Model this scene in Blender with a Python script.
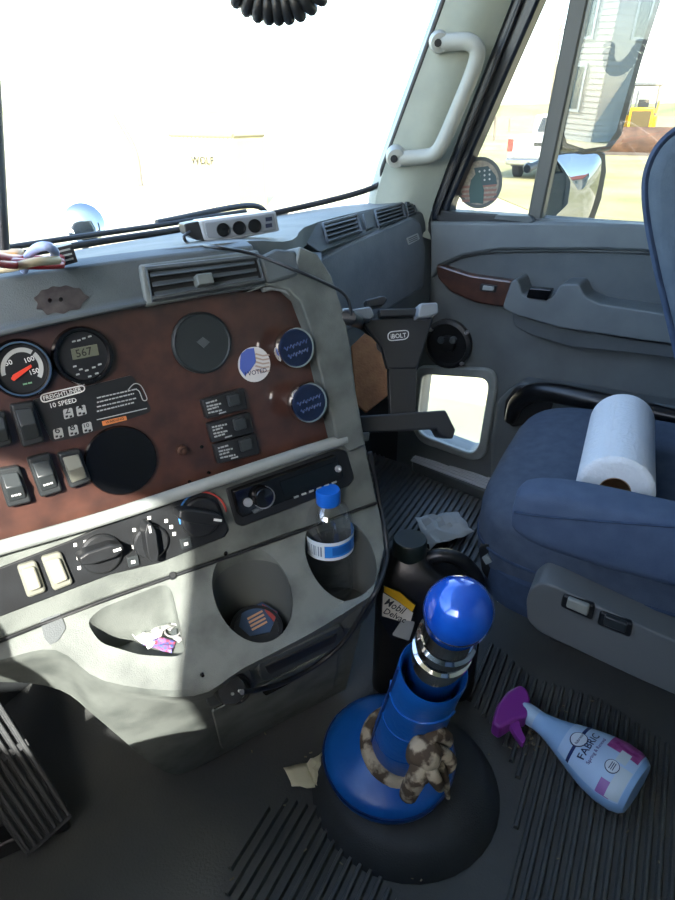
import bpy, bmesh, math, random
from mathutils import Vector as V, Matrix
random.seed(7)
for o in list(bpy.data.objects): bpy.data.objects.remove(o)
SC = bpy.context.scene
COL = SC.collection
R = math.radians

# ------------------------------------------------------------------ camera
F = 640.0; TH = R(63); PT = math.atan(345 / F)
CAM = V((0, 0, .85))
FW = V((math.sin(TH) * math.cos(PT), math.cos(TH) * math.cos(PT), -math.sin(PT)))
RT = V((math.cos(TH), -math.sin(TH), 0)); UP = RT.cross(FW)
cd = bpy.data.cameras.new('camera'); cam = bpy.data.objects.new('camera', cd); COL.objects.link(cam)
cd.sensor_fit = 'VERTICAL'; cd.sensor_height = 24; cd.lens = F / 900 * 24; cd.clip_start = .01; cd.clip_end = 2000
m = Matrix((RT, UP, -FW)).transposed().to_4x4(); m.translation = CAM
cam.matrix_world = m
SC.camera = cam

# ------------------------------------------------------------------ sky, sun, exposure
SUN_DIR = V((1.2, .60, -1.0)).normalized()          # direction the sunlight travels
w = bpy.data.worlds.new('world'); SC.world = w; w.use_nodes = True
nt = w.node_tree; bg = nt.nodes['Background']
sky = nt.nodes.new('ShaderNodeTexSky'); sky.sky_type = 'NISHITA'; sky.sun_disc = False
sky.sun_elevation = math.asin(-SUN_DIR.z); sky.sun_rotation = math.atan2(-SUN_DIR.x, -SUN_DIR.y)
sky.air_density = 1.0; sky.dust_density = 1.6; sky.ozone_density = 1.0
nt.links.new(sky.outputs[0], bg.inputs[0]); bg.inputs[1].default_value = .55
sl = bpy.data.lights.new('sun', 'SUN'); sl.energy = 7.2; sl.angle = R(.55); sl.color = (1, .95, .86)
so = bpy.data.objects.new('sun', sl); COL.objects.link(so)
so.rotation_euler = SUN_DIR.to_track_quat('-Z', 'Y').to_euler(); so.location = (-6, 3, 9)
SC.view_settings.view_transform = 'Standard'; SC.view_settings.look = 'None'
SC.view_settings.gamma = 1; SC.view_settings.use_curve_mapping = False
SC.view_settings.exposure = 1.4

# ------------------------------------------------------------------ helpers
OFF = {}
def ray(x, y): return (FW + RT * ((x - 337.5) / F) + UP * ((450 - y) / F)).normalized()
def Dp(x, y, t): return CAM + ray(x, y) * t
class Pl:
    def __init__(s, o, n): s.o = V(o); s.n = V(n).normalized()
    def p(s, x, y, h=0):
        d = ray(x, y); return CAM + d * (((s.o + s.n * h - CAM).dot(s.n)) / d.dot(s.n))
def Zp(x, y, z): return Pl((0, 0, z), (0, 0, 1)).p(x, y)
def Xp(x, y, X): return Pl((X, 0, 0), (1, 0, 0)).p(x, y)
def pxm(P): return (P - CAM).dot(FW) / F             # metres per photograph pixel at P

def lin(h):
    if isinstance(h, str):
        c = [int(h[i:i + 2], 16) / 255 for i in (0, 2, 4)]
        return tuple(((v + .055) / 1.055) ** 2.4 if v > .04045 else v / 12.92 for v in c) + (1,)
    return tuple(h) + (1,)
MATS = {}
def mat(name, col, rough=.5, metal=0, col2=None, scale=40, bump=0, bscale=200, spec=.5, detail=4, lo=.35, hi=.7, coat=0, stretch=None, emit=0):
    if name in MATS: return MATS[name]
    M = bpy.data.materials.new(name); M.use_nodes = True; t = M.node_tree; b = t.nodes['Principled BSDF']
    b.inputs['Base Color'].default_value = lin(col); b.inputs['Roughness'].default_value = rough
    b.inputs['Metallic'].default_value = metal; b.inputs['Specular IOR Level'].default_value = spec
    b.inputs['Coat Weight'].default_value = coat
    if emit:
        b.inputs['Emission Color'].default_value = lin(col); b.inputs['Emission Strength'].default_value = emit
    tc = t.nodes.new('ShaderNodeTexCoord'); src = tc.outputs['Object']
    if stretch:
        mp = t.nodes.new('ShaderNodeMapping'); mp.inputs['Scale'].default_value = stretch; t.links.new(src, mp.inputs[0]); src = mp.outputs[0]
    if col2:
        n = t.nodes.new('ShaderNodeTexNoise'); n.inputs['Scale'].default_value = scale; n.inputs['Detail'].default_value = detail
        t.links.new(src, n.inputs['Vector'])
        r = t.nodes.new('ShaderNodeValToRGB'); r.color_ramp.elements[0].position = lo; r.color_ramp.elements[1].position = hi
        r.color_ramp.elements[0].color = lin(col); r.color_ramp.elements[1].color = lin(col2)
        t.links.new(n.outputs['Fac'], r.inputs[0]); t.links.new(r.outputs[0], b.inputs['Base Color'])
    if bump:
        n2 = t.nodes.new('ShaderNodeTexNoise'); n2.inputs['Scale'].default_value = bscale; n2.inputs['Detail'].default_value = 3
        t.links.new(src, n2.inputs['Vector'])
        bp = t.nodes.new('ShaderNodeBump'); bp.inputs['Strength'].default_value = bump; bp.inputs['Distance'].default_value = .002
        t.links.new(n2.outputs['Fac'], bp.inputs['Height']); t.links.new(bp.outputs[0], b.inputs['Normal'])
    MATS[name] = M; return M
def glass(name, tint=(1, 1, 1), refl=.06, rough=0.0):
    if name in MATS: return MATS[name]
    M = bpy.data.materials.new(name); M.use_nodes = True; t = M.node_tree; t.nodes.remove(t.nodes['Principled BSDF'])
    tr = t.nodes.new('ShaderNodeBsdfTransparent'); tr.inputs[0].default_value = tuple(tint) + (1,)
    gl = t.nodes.new('ShaderNodeBsdfGlossy'); gl.inputs['Roughness'].default_value = rough
    lw = t.nodes.new('ShaderNodeLayerWeight'); lw.inputs[0].default_value = .5
    pw = t.nodes.new('ShaderNodeMath'); pw.operation = 'POWER'; pw.inputs[1].default_value = 5
    t.links.new(lw.outputs['Facing'], pw.inputs[0])
    mu = t.nodes.new('ShaderNodeMath'); mu.operation = 'MULTIPLY_ADD'; mu.inputs[1].default_value = .6; mu.inputs[2].default_value = refl
    mu.use_clamp = True
    mx = t.nodes.new('ShaderNodeMixShader')
    t.links.new(pw.outputs[0], mu.inputs[0]); t.links.new(mu.outputs[0], mx.inputs[0])
    t.links.new(tr.outputs[0], mx.inputs[1]); t.links.new(gl.outputs[0], mx.inputs[2])
    t.links.new(mx.outputs[0], t.nodes['Material Output'].inputs[0])
    MATS[name] = M; return M

def tag(o, label=None, cat=None, group=None, kind=None):
    if label: o['label'] = label
    if cat: o['category'] = cat
    if group: o['group'] = group
    if kind: o['kind'] = kind
    return o
def thing(name, label, cat, loc, group=None, kind=None):
    o = bpy.data.objects.new(name, None); COL.objects.link(o); o.location = loc; o.empty_display_size = .05
    OFF[o] = V(loc); return tag(o, label, cat, group, kind)
def link(name, me, M, parent=None, bevel=0, seg=2, smooth=35, off=None):
    if M: 
        me.materials.clear(); me.materials.append(M)
    o = bpy.data.objects.new(name, me); COL.objects.link(o)
    if parent is not None:
        o.parent = parent; c = OFF[parent]
    else:
        xs = [v.co for v in me.vertices]
        c = V((sum(v.x for v in xs) / len(xs), sum(v.y for v in xs) / len(xs), min(v.z for v in xs))); o.location = c
    for v in me.vertices: v.co -= c
    OFF[o] = c
    for p in me.polygons: p.use_smooth = smooth > 0
    if smooth: me.set_sharp_from_angle(angle=R(smooth))
    if bevel:
        b = o.modifiers.new('bevel', 'BEVEL'); b.width = bevel; b.segments = seg; b.limit_method = 'ANGLE'; b.angle_limit = R(40)
        b.use_clamp_overlap = True
    return o
def mk(name, verts, faces, M, parent=None, bevel=0, seg=2, smooth=35, fix=True):
    me = bpy.data.meshes.new(name); me.from_pydata([tuple(v) for v in verts], [], faces)
    if fix:
        bm = bmesh.new(); bm.from_mesh(me); bmesh.ops.remove_doubles(bm, verts=bm.verts, dist=1e-6); bmesh.ops.recalc_face_normals(bm, faces=bm.faces); bm.to_mesh(me); bm.free()
    me.update(); return link(name, me, M, parent, bevel, seg, smooth)
def prism_vf(pts, vec):
    n = len(pts); vs = [V(p) for p in pts] + [V(p) + vec for p in pts]
    fs = [list(range(n)), list(range(2 * n - 1, n - 1, -1))] + [[i, i + n, (i + 1) % n + n, (i + 1) % n] for i in range(n)]
    return vs, fs
def prism(name, pts, vec, M, parent=None, bevel=0, seg=2, smooth=35):
    vs, fs = prism_vf(pts, V(vec)); return mk(name, vs, fs, M, parent, bevel, seg, smooth)
def rnd(pts, r=6, n=4):
    out = []; N = len(pts)
    for i in range(N):
        p = V(pts[i]).to_2d() if len(pts[i]) > 2 else V(pts[i]); a = V(pts[i - 1]); b = V(pts[(i + 1) % N])
        da = (a - p); db = (b - p); ra = min(r, da.length * .48); rb = min(r, db.length * .48)
        A = p + da.normalized() * ra; B = p + db.normalized() * rb
        for k in range(n + 1):
            s = k / n; out.append(A * (1 - s) ** 2 + p * 2 * s * (1 - s) + B * s * s)
    return [(q[0], q[1]) for q in out]
def poly(name, px, pl, h, depth, M, parent=None, bevel=0, r=0, seg=2, n=4, smooth=35):
    if r: px = rnd(px, r, n)
    return prism(name, [pl.p(x, y, h) for x, y in px], -pl.n * depth, M, parent, bevel, seg, smooth)
def frame_of(n):
    n = V(n).normalized(); a = V((0, 0, 1)) if abs(n.z) < .9 else V((1, 0, 0))
    u = a.cross(n).normalized(); return u, n.cross(u), n
def lathe_vf(o, axis, prof, seg=28):
    u, v, n = frame_of(axis); vs = []; fs = []
    for r, h in prof:
        for k in range(seg):
            a = 2 * math.pi * k / seg; vs.append(V(o) + (u * math.cos(a) + v * math.sin(a)) * r + n * h)
    for i in range(len(prof) - 1):
        for k in range(seg):
            fs.append([i * seg + k, i * seg + (k + 1) % seg, (i + 1) * seg + (k + 1) % seg, (i + 1) * seg + k])
    if prof[0] != prof[-1]: fs.append(list(range(seg))); fs.append(list(range((len(prof) - 1) * seg, len(prof) * seg)))
    return vs, fs
def lathe(name, o, axis, prof, M, parent=None, seg=28, bevel=0, smooth=40):
    vs, fs = lathe_vf(o, axis, prof, seg); return mk(name, vs, fs, M, parent, bevel, 2, smooth)
def disc(name, x, y, rpx, pl, prof, M, parent=None, h=0, seg=32, smooth=40):
    """lathe standing on plane pl at pixel (x, y); prof radii as fractions of rpx, heights in metres"""
    hm_ = max(b for a, b in prof); P = pl.p(x, y, h + hm_) - pl.n * hm_; r = rpx * pxm(P); return lathe(name, P, pl.n, [(a * r, b) for a, b in prof], M, parent, seg, 0, smooth)
def crom(pts, n=8, closed=False):
    P = [V(p) for p in pts]; out = []; N = len(P)
    rng = N if closed else N - 1
    for i in range(rng):
        p0 = P[(i - 1) % N] if closed or i else P[0] * 2 - P[1]; p1 = P[i]; p2 = P[(i + 1) % N]
        p3 = P[(i + 2) % N] if closed or i + 2 < N else P[-1] * 2 - P[-2]
        for k in range(n):
            t = k / n
            out.append(((p1 * 2) + (p2 - p0) * t + (p0 * 2 - p1 * 5 + p2 * 4 - p3) * t * t + (p1 * 3 - p0 - p2 * 3 + p3) * t ** 3) * .5)
    if not closed: out.append(P[-1])
    return out
def tube_vf(path, r, seg=10, closed=False):
    path = [V(p) for p in path]; N = len(path); vs = []; fs = []; nrm = None
    for i, p in enumerate(path):
        t = (path[(i + 1) % N if closed else min(i + 1, N - 1)] - path[(i - 1) % N if closed else max(i - 1, 0)]).normalized()
        if nrm is None: nrm = frame_of(t)[0]
        nrm = (nrm - t * nrm.dot(t)).normalized(); b = t.cross(nrm)
        rr = r[i] if isinstance(r, (list, tuple)) else r
        for k in range(seg):
            a = 2 * math.pi * k / seg; vs.append(p + (nrm * math.cos(a) + b * math.sin(a)) * rr)
    for i in range(N if closed else N - 1):
        j = (i + 1) % N
        for k in range(seg): fs.append([i * seg + k, i * seg + (k + 1) % seg, j * seg + (k + 1) % seg, j * seg + k])
    if not closed: fs.append(list(range(seg))); fs.append(list(range((N - 1) * seg, N * seg)))
    return vs, fs
def tube(name, pts, r, M, parent=None, seg=10, n=8, curve=True, closed=False):
    path = crom(pts, n, closed) if curve else pts
    vs, fs = tube_vf(path, r, seg, closed); return mk(name, vs, fs, M, parent, smooth=60)
def loft_solid(rows, back):
    """closed solid: front grid of rows plus the same grid moved by back"""
    nr, nc = len(rows), len(rows[0]); vs = [V(p) for r in rows for p in r]; K = len(vs)
    vs += [v + (back(v) if callable(back) else V(back)) for v in vs]; fs = []
    q = lambda i, j: i * nc + j
    for i in range(nr - 1):
        for j in range(nc - 1):
            fs.append([q(i, j), q(i, j + 1), q(i + 1, j + 1), q(i + 1, j)])
            fs.append([K + q(i, j), K + q(i + 1, j), K + q(i + 1, j + 1), K + q(i, j + 1)])
    bd = [q(0, j) for j in range(nc)] + [q(i, nc - 1) for i in range(1, nr)] + [q(nr - 1, j) for j in range(nc - 2, -1, -1)] + [q(i, 0) for i in range(nr - 2, 0, -1)]
    for a, b in zip(bd, bd[1:] + bd[:1]): fs.append([a, b, b + K, a + K])
    return vs, fs
def dense(rows, a=4, b=4):
    """smooth a grid of points with Catmull-Rom in both directions"""
    rr = [crom(r, a) for r in rows]; cols = [crom([r[j] for r in rr], b) for j in range(len(rr[0]))]
    return [[c[i] for c in cols] for i in range(len(cols[0]))]
def boxv(c, sx, sy, sz, rot=0):
    c = V(c); a = V((math.cos(rot), math.sin(rot), 0)) * sx / 2; b = V((-math.sin(rot), math.cos(rot), 0)) * sy / 2
    base = [c - a - b, c + a - b, c + a + b, c - a + b]
    return prism_vf(base, V((0, 0, sz)))
def box(name, c, sx, sy, sz, M, parent=None, rot=0, bevel=0, seg=2):
    """box standing on c (bottom centre)"""
    vs, fs = boxv(c, sx, sy, sz, rot); return mk(name, vs, fs, M, parent, bevel, seg)
def merge(parts):
    vs, fs = [], []
    for v, f in parts:
        k = len(vs); vs += v; fs += [[i + k for i in q] for q in f]
    return vs, fs
def dg(): return bpy.context.evaluated_depsgraph_get()
def cut(o, cutters):
    """subtract closed (verts, faces) solids from object o"""
    W = OFF[o]; tmp = []
    for vs, fs in cutters:
        me = bpy.data.meshes.new('c'); me.from_pydata([tuple(v - W) for v in vs], [], fs)
        bm = bmesh.new(); bm.from_mesh(me); bmesh.ops.recalc_face_normals(bm, faces=bm.faces); bm.to_mesh(me); bm.free()
        c = bpy.data.objects.new('c', me); COL.objects.link(c); tmp.append(c)
        c.location = (o.matrix_world.translation if o.parent is None else W) if False else W
        b = o.modifiers.new('b', 'BOOLEAN'); b.object = c; b.operation = 'DIFFERENCE'; b.solver = 'EXACT'; b.use_self = True
    bev = [x for x in o.modifiers if x.type == 'BEVEL']; keep = [(x.width, x.segments) for x in bev]
    for x in bev: o.modifiers.remove(x)
    bpy.context.view_layer.update(); pass
    me = bpy.data.meshes.new_from_object(o.evaluated_get(dg())); old = o.data
    o.modifiers.clear(); o.data = me; me.name = old.name
    for p in me.polygons: p.use_smooth = True
    me.set_sharp_from_angle(angle=R(35))
    for c in tmp: bpy.data.objects.remove(c)
    for wd, sg in keep:
        b = o.modifiers.new('bevel', 'BEVEL'); b.width = wd; b.segments = sg; b.limit_method = 'ANGLE'; b.angle_limit = R(40)
_fc = {}
def textmesh(s):
    if s not in _fc:
        cu = bpy.data.curves.new('t', 'FONT'); cu.body = s; cu.size = 1; cu.resolution_u = 2; cu.offset = .010
        o = bpy.data.objects.new('t', cu); COL.objects.link(o); bpy.context.view_layer.update()
        me = bpy.data.meshes.new_from_object(o.evaluated_get(dg())); bpy.data.objects.remove(o)
        _fc[s] = ([v.co.copy() for v in me.vertices], [list(p.vertices) for p in me.polygons])
    return _fc[s]
def text(name, s, A, B, n, M, parent, ys=1.0, fn=None):
    """flat lettering with its baseline from A to B on a surface of normal n (fn maps x, y to a point instead)"""
    vs, fs = textmesh(s); w_ = max(v.x for v in vs); x0 = min(v.x for v in vs)
    if fn: pts = [fn((v.x - x0) / (w_ - x0), v.y / (w_ - x0) * ys) for v in vs]
    else:
        A, B = V(A), V(B); u = B - A; vv = V(n).cross(u).normalized() * u.length
        pts = [A + u * ((v.x - x0) / (w_ - x0)) + vv * (v.y / (w_ - x0) * ys) for v in vs]
    return mk(name, pts, fs, M, parent, smooth=0, fix=False)
def ptext(name, s, a, b, pl, h, M, parent, ys=1.0):
    return text(name, s, pl.p(*a, h), pl.p(*b, h), pl.n, M, parent, ys)
def pbars(a, b, pl, h, M, parent, tpx=1.5, seed=1):
    """one line of print too small to read, as a broken row of dashes"""
    rg0 = random.Random(seed); a, b = V(a), V(b); d = (b - a); L0 = d.length; d = d / L0; nn = V((-d.y, d.x)) * tpx / 2; t = 0; parts = []
    while t < L0 - 1:
        l0 = min(L0 - t, rg0.uniform(1.6, 4.5)); p, q = a + d * t, a + d * (t + l0)
        parts.append(prism_vf([pl.p(*v, h) for v in (p - nn, q - nn, q + nn, p + nn)], -pl.n * .0004)); t += l0 + .8
    vs, fs = merge(parts); return mk('print_line', vs, fs, M, parent, smooth=0)
def rbox(c, ax, ay, az, ex=.3, n=16, m_=10):
    """super-ellipsoid cushion, half extents as vectors ax, ay, az"""
    vs = []; fs = []
    sp = lambda v: math.copysign(abs(v) ** ex, v)
    for i in range(m_ + 1):
        p = -math.pi / 2 + math.pi * i / m_
        for k in range(n):
            a = 2 * math.pi * k / n
            vs.append(V(c) + ax * sp(math.cos(p)) * sp(math.cos(a)) + ay * sp(math.cos(p)) * sp(math.sin(a)) + az * sp(math.sin(p)))
    for i in range(m_):
        for k in range(n): fs.append([i * n + k, i * n + (k + 1) % n, (i + 1) * n + (k + 1) % n, (i + 1) * n + k])
    return vs, fs

# ------------------------------------------------------------------ materials
GREY = mat('grey plastic', '6a706c', .55, col2='4e5451', detail=9, lo=.4, hi=.7, scale=24, bump=.25, bscale=900)
GREY_L = mat('pale grey plastic', '8f9593', .5, col2='7c8482', scale=22, bump=.2, bscale=900)
GREY_D = mat('dark grey plastic', '4c5254', .5, col2='434a4c', scale=25, bump=.2, bscale=900)
DASH = mat('dash top vinyl', '525a5b', .6, col2='474e51', scale=18, bump=.35, bscale=700)
DOORM = mat('door plastic', '5c6365', .55, col2='52595c', scale=16, bump=.25, bscale=800)
DOORF = mat('door vinyl inset', '4c5356', .65, col2='444b4f', scale=24, bump=.4, bscale=600)
BLACK = mat('black plastic', '17191b', .45, col2='202326', scale=30, bump=.1, bscale=600)
BLACKG = mat('gloss black plastic', '0c0d0f', .15)
RUBBER = mat('black rubber', '292c2e', .6, col2='33373a', scale=14, bump=.3, bscale=500)
MATM = mat('floor mat rubber', '484b4c', .42, col2='565753', scale=7, bump=.35, bscale=300, lo=.4, hi=.75)
WOOD = mat('burl wood panel', '2b1a16', .42, col2='4c2f25', scale=38, detail=8, lo=.3, hi=.75, coat=.8)
CHROME = mat('chrome', 'd8d8d6', .08, 1)
STEEL = mat('brushed aluminium', 'b9babb', .35, .6)
WHITE = mat('white print', 'd5d8d6', .5)
WPRINT = mat('dim white print', '9fa4a3', .5)
PILLAR = mat('pillar trim', '9aa196', .6, col2='8b948b', scale=12, bump=.2, bscale=700)
HEAD = mat('headliner', 'b4b3ab', .9, col2='a6a69f', scale=60)
REARM = mat('sleeper trim', '9a9a98', .9)
GLASS = glass('tinted window glass', (.76, .78, .76), .05)
GLASSW = glass('windshield glass', (.95, .97, .96), .04)

Z1 = V((0, 0, 1)); HALF = .022

# ------------------------------------------------------------------ cab shell
DN = V((-math.cos(R(6)), math.sin(R(6)), 0)); DE = V((math.sin(R(6)), math.cos(R(6)), 0))
DOOR = Pl(Zp(465, 457, .07), DN)
_d0 = DOOR.o - DE * (DOOR.o.y / DE.y)
def dpt(y, z, h=0): return V((_d0.x, _d0.y, 0)) + DE * (y / DE.y) + DN * h + Z1 * z

floor = tag(prism('floor', [(-.62, -.95, -.001), (1.6, -.95, -.001), (1.6, .95, -.001), (-.62, .95, -.001)], (0, 0, -.06), MATM), kind='structure',
            label='dark ribbed rubber floor mat of the truck cab')
def rib_field(px, pitch=.0145, wd=.0078, hgt=.0065, z=0.0, mate=None):
    pts = [Zp(x, y, z) for x, y in px]
    ys = [p.y for p in pts]; y = min(ys) + pitch / 2
    while y < max(ys):
        xs = []
        for a, b in zip(pts, pts[1:] + pts[:1]):
            if (a.y - y) * (b.y - y) < 0: xs.append(a.x + (b.x - a.x) * (y - a.y) / (b.y - a.y))
        xs.sort()
        for x0, x1 in zip(xs[::2], xs[1::2]):
            if x1 - x0 > .02:
                b_, t_ = wd / 2, wd / 2 - .002
                prof = [(-b_, 0), (-t_, hgt), (t_, hgt), (b_, 0)]
                prism('rib', [(x0, y + q, z - .0005 + hh) for q, hh in prof], (x1 - x0, 0, 0), mate or MATM, floor, smooth=20)
        y += pitch
rib_field([(226, 905), (232, 850), (278, 797), (330, 812), (352, 838), (372, 868), (398, 900), (404, 940), (226, 940)])
rib_field([(468, 700), (484, 640), (500, 650), (530, 678), (600, 700), (690, 760), (690, 930), (492, 930), (510, 860), (522, 790), (500, 735)])
rib_field([(364, 448), (392, 462), (430, 480), (478, 500), (486, 516), (478, 560), (440, 590), (380, 575)])

wall_front = tag(prism('wall_front', [(-.62, .80, 0), (1.42, .80, 0), (1.42, .86, .62), (-.62, .86, .62)], (0, .05, 0), RUBBER), kind='structure', label='dark firewall under the dashboard')
tag(prism('wall_back', [(-.62, -.95, 0), (1.5, -.95, 0), (1.5, -.95, 1.42), (-.62, -.95, 1.42)], (0, -.04, 0), REARM), kind='structure', label='grey sleeper wall behind the seats')
ceil = tag(prism('ceiling', [(-.62, -.95, 1.42), (1.46, -.95, 1.42), (1.45, .16, 1.42), (1.34, .27, 1.42), (1.15, .42, 1.42), (.95, .465, 1.42), (.75, .505, 1.42), (.4, .535, 1.42), (-.2, .535, 1.42), (-.62, .505, 1.42)], (0, 0, .05), HEAD), kind='structure', label='pale cab headliner')
# driver side wall: lower part, front pillar and rear pillar around the side window, an unseen opening shaped to bound the sunlight
wl = thing('wall_left', 'driver side cab wall, unseen, its window opening shaped for the sunlight', None, (-.60, 0, 0), kind='structure')
prism('lower_panel', [(-.60, -.95, 0), (-.60, .86, 0), (-.60, .80, .86), (-.60, -.95, .86)], (-.05, 0, 0), DOORM, wl)  # sill raised above the passenger side to keep sun off the floor
prism('front_pillar', [(-.60, .80, .64), (-.60, .95, .64), (-.60, .53, 1.42), (-.60, .42, 1.42)], (-.05, 0, 0), PILLAR, wl)
prism('rear_pillar', [(-.60, -.95, .64), (-.60, -.13, .64), (-.60, -.13, 1.42), (-.60, -.95, 1.42)], (-.05, 0, 0), PILLAR, wl)
prism('header', [(-.60, -.13, 1.37), (-.60, .46, 1.37), (-.60, .42, 1.42), (-.60, -.13, 1.42)], (-.05, 0, 0), PILLAR, wl)

# windshield
WB = [(-.60, .93, .645), (-.2, .98, .645), (.4, .96, .645), (.77, .885, .645), (.98, .83, .645), (1.18, .765, .65)] + [tuple(Xp(366, 199, 1.34))]
WT = [(-.60, .50, 1.42), (-.2, .53, 1.42), (.4, .53, 1.42), (.75, .50, 1.42), (.95, .46, 1.42), (1.15, .415, 1.42)] + [tuple(Xp(530, -245, 1.34))]
wb, wt = crom(WB, 5), crom(WT, 5)
win = thing('window_1', 'wide windshield above the dashboard', None, (.4, .97, .645), kind='structure')
vs, fs = loft_solid([wt, wb], (-.002, .005, .002)); mk('pane', vs, fs, GLASSW, win)
tube('frame', [Xp(530, -245, 1.34), Xp(494, -140, 1.34), Xp(444, 0, 1.34), Xp(408, 100, 1.34), Xp(384, 165, 1.34), Xp(372, 188, 1.335)] + [V(p) for p in reversed(WB[:-1])], .006, BLACK, win, 8)
# divider post of the windshield
lp = [Dp(-6, 120, 1.16), Dp(9, 120, 1.16), Dp(17, 262, 1.12), Dp(4, 262, 1.12)]
tube('center_post', [Dp(-40, -250, 1.14), Dp(-14, -30, 1.14), Dp(-4, 120, 1.13), Dp(4, 262, 1.11)], .009, BLACK, win, 8)

# passenger door
door = thing('door_1', 'grey passenger door with armrest and small lower window', None, dpt(.2, .03), kind='structure')
lowp = prism('lower_panel', [dpt(-.80, .0), dpt(.545, .0), dpt(.545, .645), dpt(-.80, .665)], -DN * .05, DOORM, door)
KW = [(424, 373), (486, 377), (490, 384), (480, 446), (472, 452), (424, 434), (418, 424)]
def hole(px, pl, a, b, r=0):
    q = rnd(px, r) if r else px
    return prism_vf([pl.p(x, y) + pl.n * a for x, y in q], -pl.n * (a + b))
cut(lowp, [hole(KW, DOOR, .05, .1, 7)])
rg = poly('lower_window_frame', [(416, 366), (490, 369), (497, 380), (486, 456), (474, 462), (420, 443), (411, 428)], DOOR, .012, .02, GREY_L, door, .004, 9)
cut(rg, [hole(KW, DOOR, .05, .1, 7)])
poly('lower_window_pane', KW, DOOR, -.030, .003, GLASSW, door, 0, 7)
sillp = thing('sill_plate', 'aluminium tread plate on the door sill', 'sill plate', Zp(455, 470, .02))
sp_ = Pl((0, 0, .03), (0, 0, 1))
poly('base', [(412, 452), (420, 446), (505, 478), (500, 497), (413, 462)], sp_, 0, .03, GREY_D, sillp, .003)
for k in range(5):
    a, b = k / 5, (k + .72) / 5
    L = lambda t: (420 - 10 * t, 449 + 11.5 * t); Q = lambda t: (502 - 4 * t, 479.5 + 14 * t)
    poly('tread', [L(a), Q(a), Q(b), L(b)], sp_, .004, .004, mat('sill aluminium', 'c4c7ca', .35, .2), sillp, .001)
poly('belt_trim', [(430, 222), (560, 222), (700, 227), (700, 254), (600, 250), (500, 250), (462, 256), (440, 266), (430, 280)], DOOR, .026, .03, DOORM, door, .006, 0)
poly('upper_inset', [(440, 267), (462, 257), (500, 251), (600, 251), (700, 255), (700, 330), (590, 308), (520, 296), (508, 282), (470, 274)], DOOR, .012, .015, DOORF, door, .004)
tube('inset_piping', [DOOR.p(x, y, .016) for x, y in [(438, 268), (462, 257), (500, 251.5), (600, 251), (700, 255)]], .003, GREY_D, door, 6)
poly('wood_trim', [(436, 264), (470, 275), (513, 281), (505, 308), (475, 303), (450, 292), (437, 278)], DOOR, .03, .035, WOOD, door, .006, 4)
sw = poly('window_switch', [(480, 284), (497, 286), (495, 293), (479, 291)], DOOR, .035, .01, BLACK, door, .001, 2)
poly('rocker', [(483, 285.5), (494, 287), (493, 291), (482, 290)], DOOR, .038, .006, GREY_L, sw, .001, 1)
poly('armrest', [(502, 308), (511, 281), (517, 279), (523, 296), (551, 299), (561, 284), (579, 284), (585, 297), (600, 304), (640, 310), (700, 320), (700, 348), (640, 340), (560, 328), (515, 315)], DOOR, .075, .08, DOORM, door, .012, 4, 3)
poly('handle_recess', [(529, 288), (552, 290), (547, 301), (526, 298)], DOOR, .079, .02, BLACKG, door, .002, 2)
poly('pull_cup', [(512, 313), (552, 325), (568, 329), (640, 341), (700, 349), (700, 362), (640, 354), (570, 347), (530, 335), (514, 326)], DOOR, .05, .055, DOORF, door, .015, 4, 3)
spk = disc('speaker', 446, 345, 25, DOOR, [(1, 0), (1, .012), (.85, .016), (.8, .008), (.35, .004), (.3, .012), (0.01, .014)], BLACK, door)
for x, y in ((440, 341), (452, 341)): disc('cone_cap', x, y, 4, DOOR, [(1, .008), (.8, .017), (.01, .018)], GREY_D, spk, seg=12)
for x, y in ((430, 330), (466, 333), (461, 364)): disc('screw', x, y, 2.2, DOOR, [(1, .01), (.8, .018), (.01, .018)], STEEL, spk, seg=10)
poly('storage_pocket', [(497, 400), (520, 383), (560, 388), (700, 412), (700, 520), (520, 520), (489, 485), (490, 440)], DOOR, .05, .055, DOORM, door, .012, 6)
poly('pocket_mouth', [(505, 400), (516, 386), (540, 386), (556, 392), (548, 420), (512, 428), (503, 418)], DOOR, .053, .02, BLACK, door, .003, 4)
# window surround
poly('front_frame', [(431, 222), (431, 203), (510, 0), (610, -252), (646, -252), (539, 0), (450, 204), (447, 218)], DOOR, .012, .045, mat('navy weatherstrip', '171d26', .3), door, .006)
tube('front_seal', [DOOR.p(x, y, .02) for x, y in [(437, 214), (521, 0), (621, -252)]], .004, BLACK, door, 6)
poly('divider_post', [(569, 0), (618, -252), (643, -252), (588, 0), (540, 224), (526, 222)], DOOR, .0, .03, mat('frame grey', '4a4c49', .5), door, .004)
poly('sill_seal', [(436, 208), (452, 212), (530, 216), (536, 224), (436, 226)], DOOR, .014, .03, BLACK, door, .003)
poly('latch', [(496, 215), (530, 216.5), (534, 221), (528, 223), (494, 219)], DOOR, .024, .012, GREY_D, door, .002, 1)
prism('rear_frame', [dpt(-.50, .6), dpt(-.62, .6), dpt(-.62, 1.43), dpt(-.50, 1.43)], -DN * .045, BLACK, door)
prism('door_pane', [dpt(-.5, .6, -.02), dpt(.5, .6, -.02), dpt(.14, 1.43, -.02), dpt(-.5, 1.43, -.02)], -DN * .004, GLASS, door)
tag(prism('wall_right_front', [dpt(.545, .0), dpt(.86, .0), dpt(.80, .60), dpt(.545, .63)], -DN * .05, RUBBER), kind='structure', label='dark kick panel between the door and the firewall')
tag(prism('wall_right', [dpt(-.62, .0, -.002), dpt(-1.0, .0, -.002), dpt(-1.0, 1.42, -.002), dpt(-.62, 1.42, -.002)], -DN * .045, DOORM), kind='structure', label='grey cab side behind the passenger door')

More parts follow.
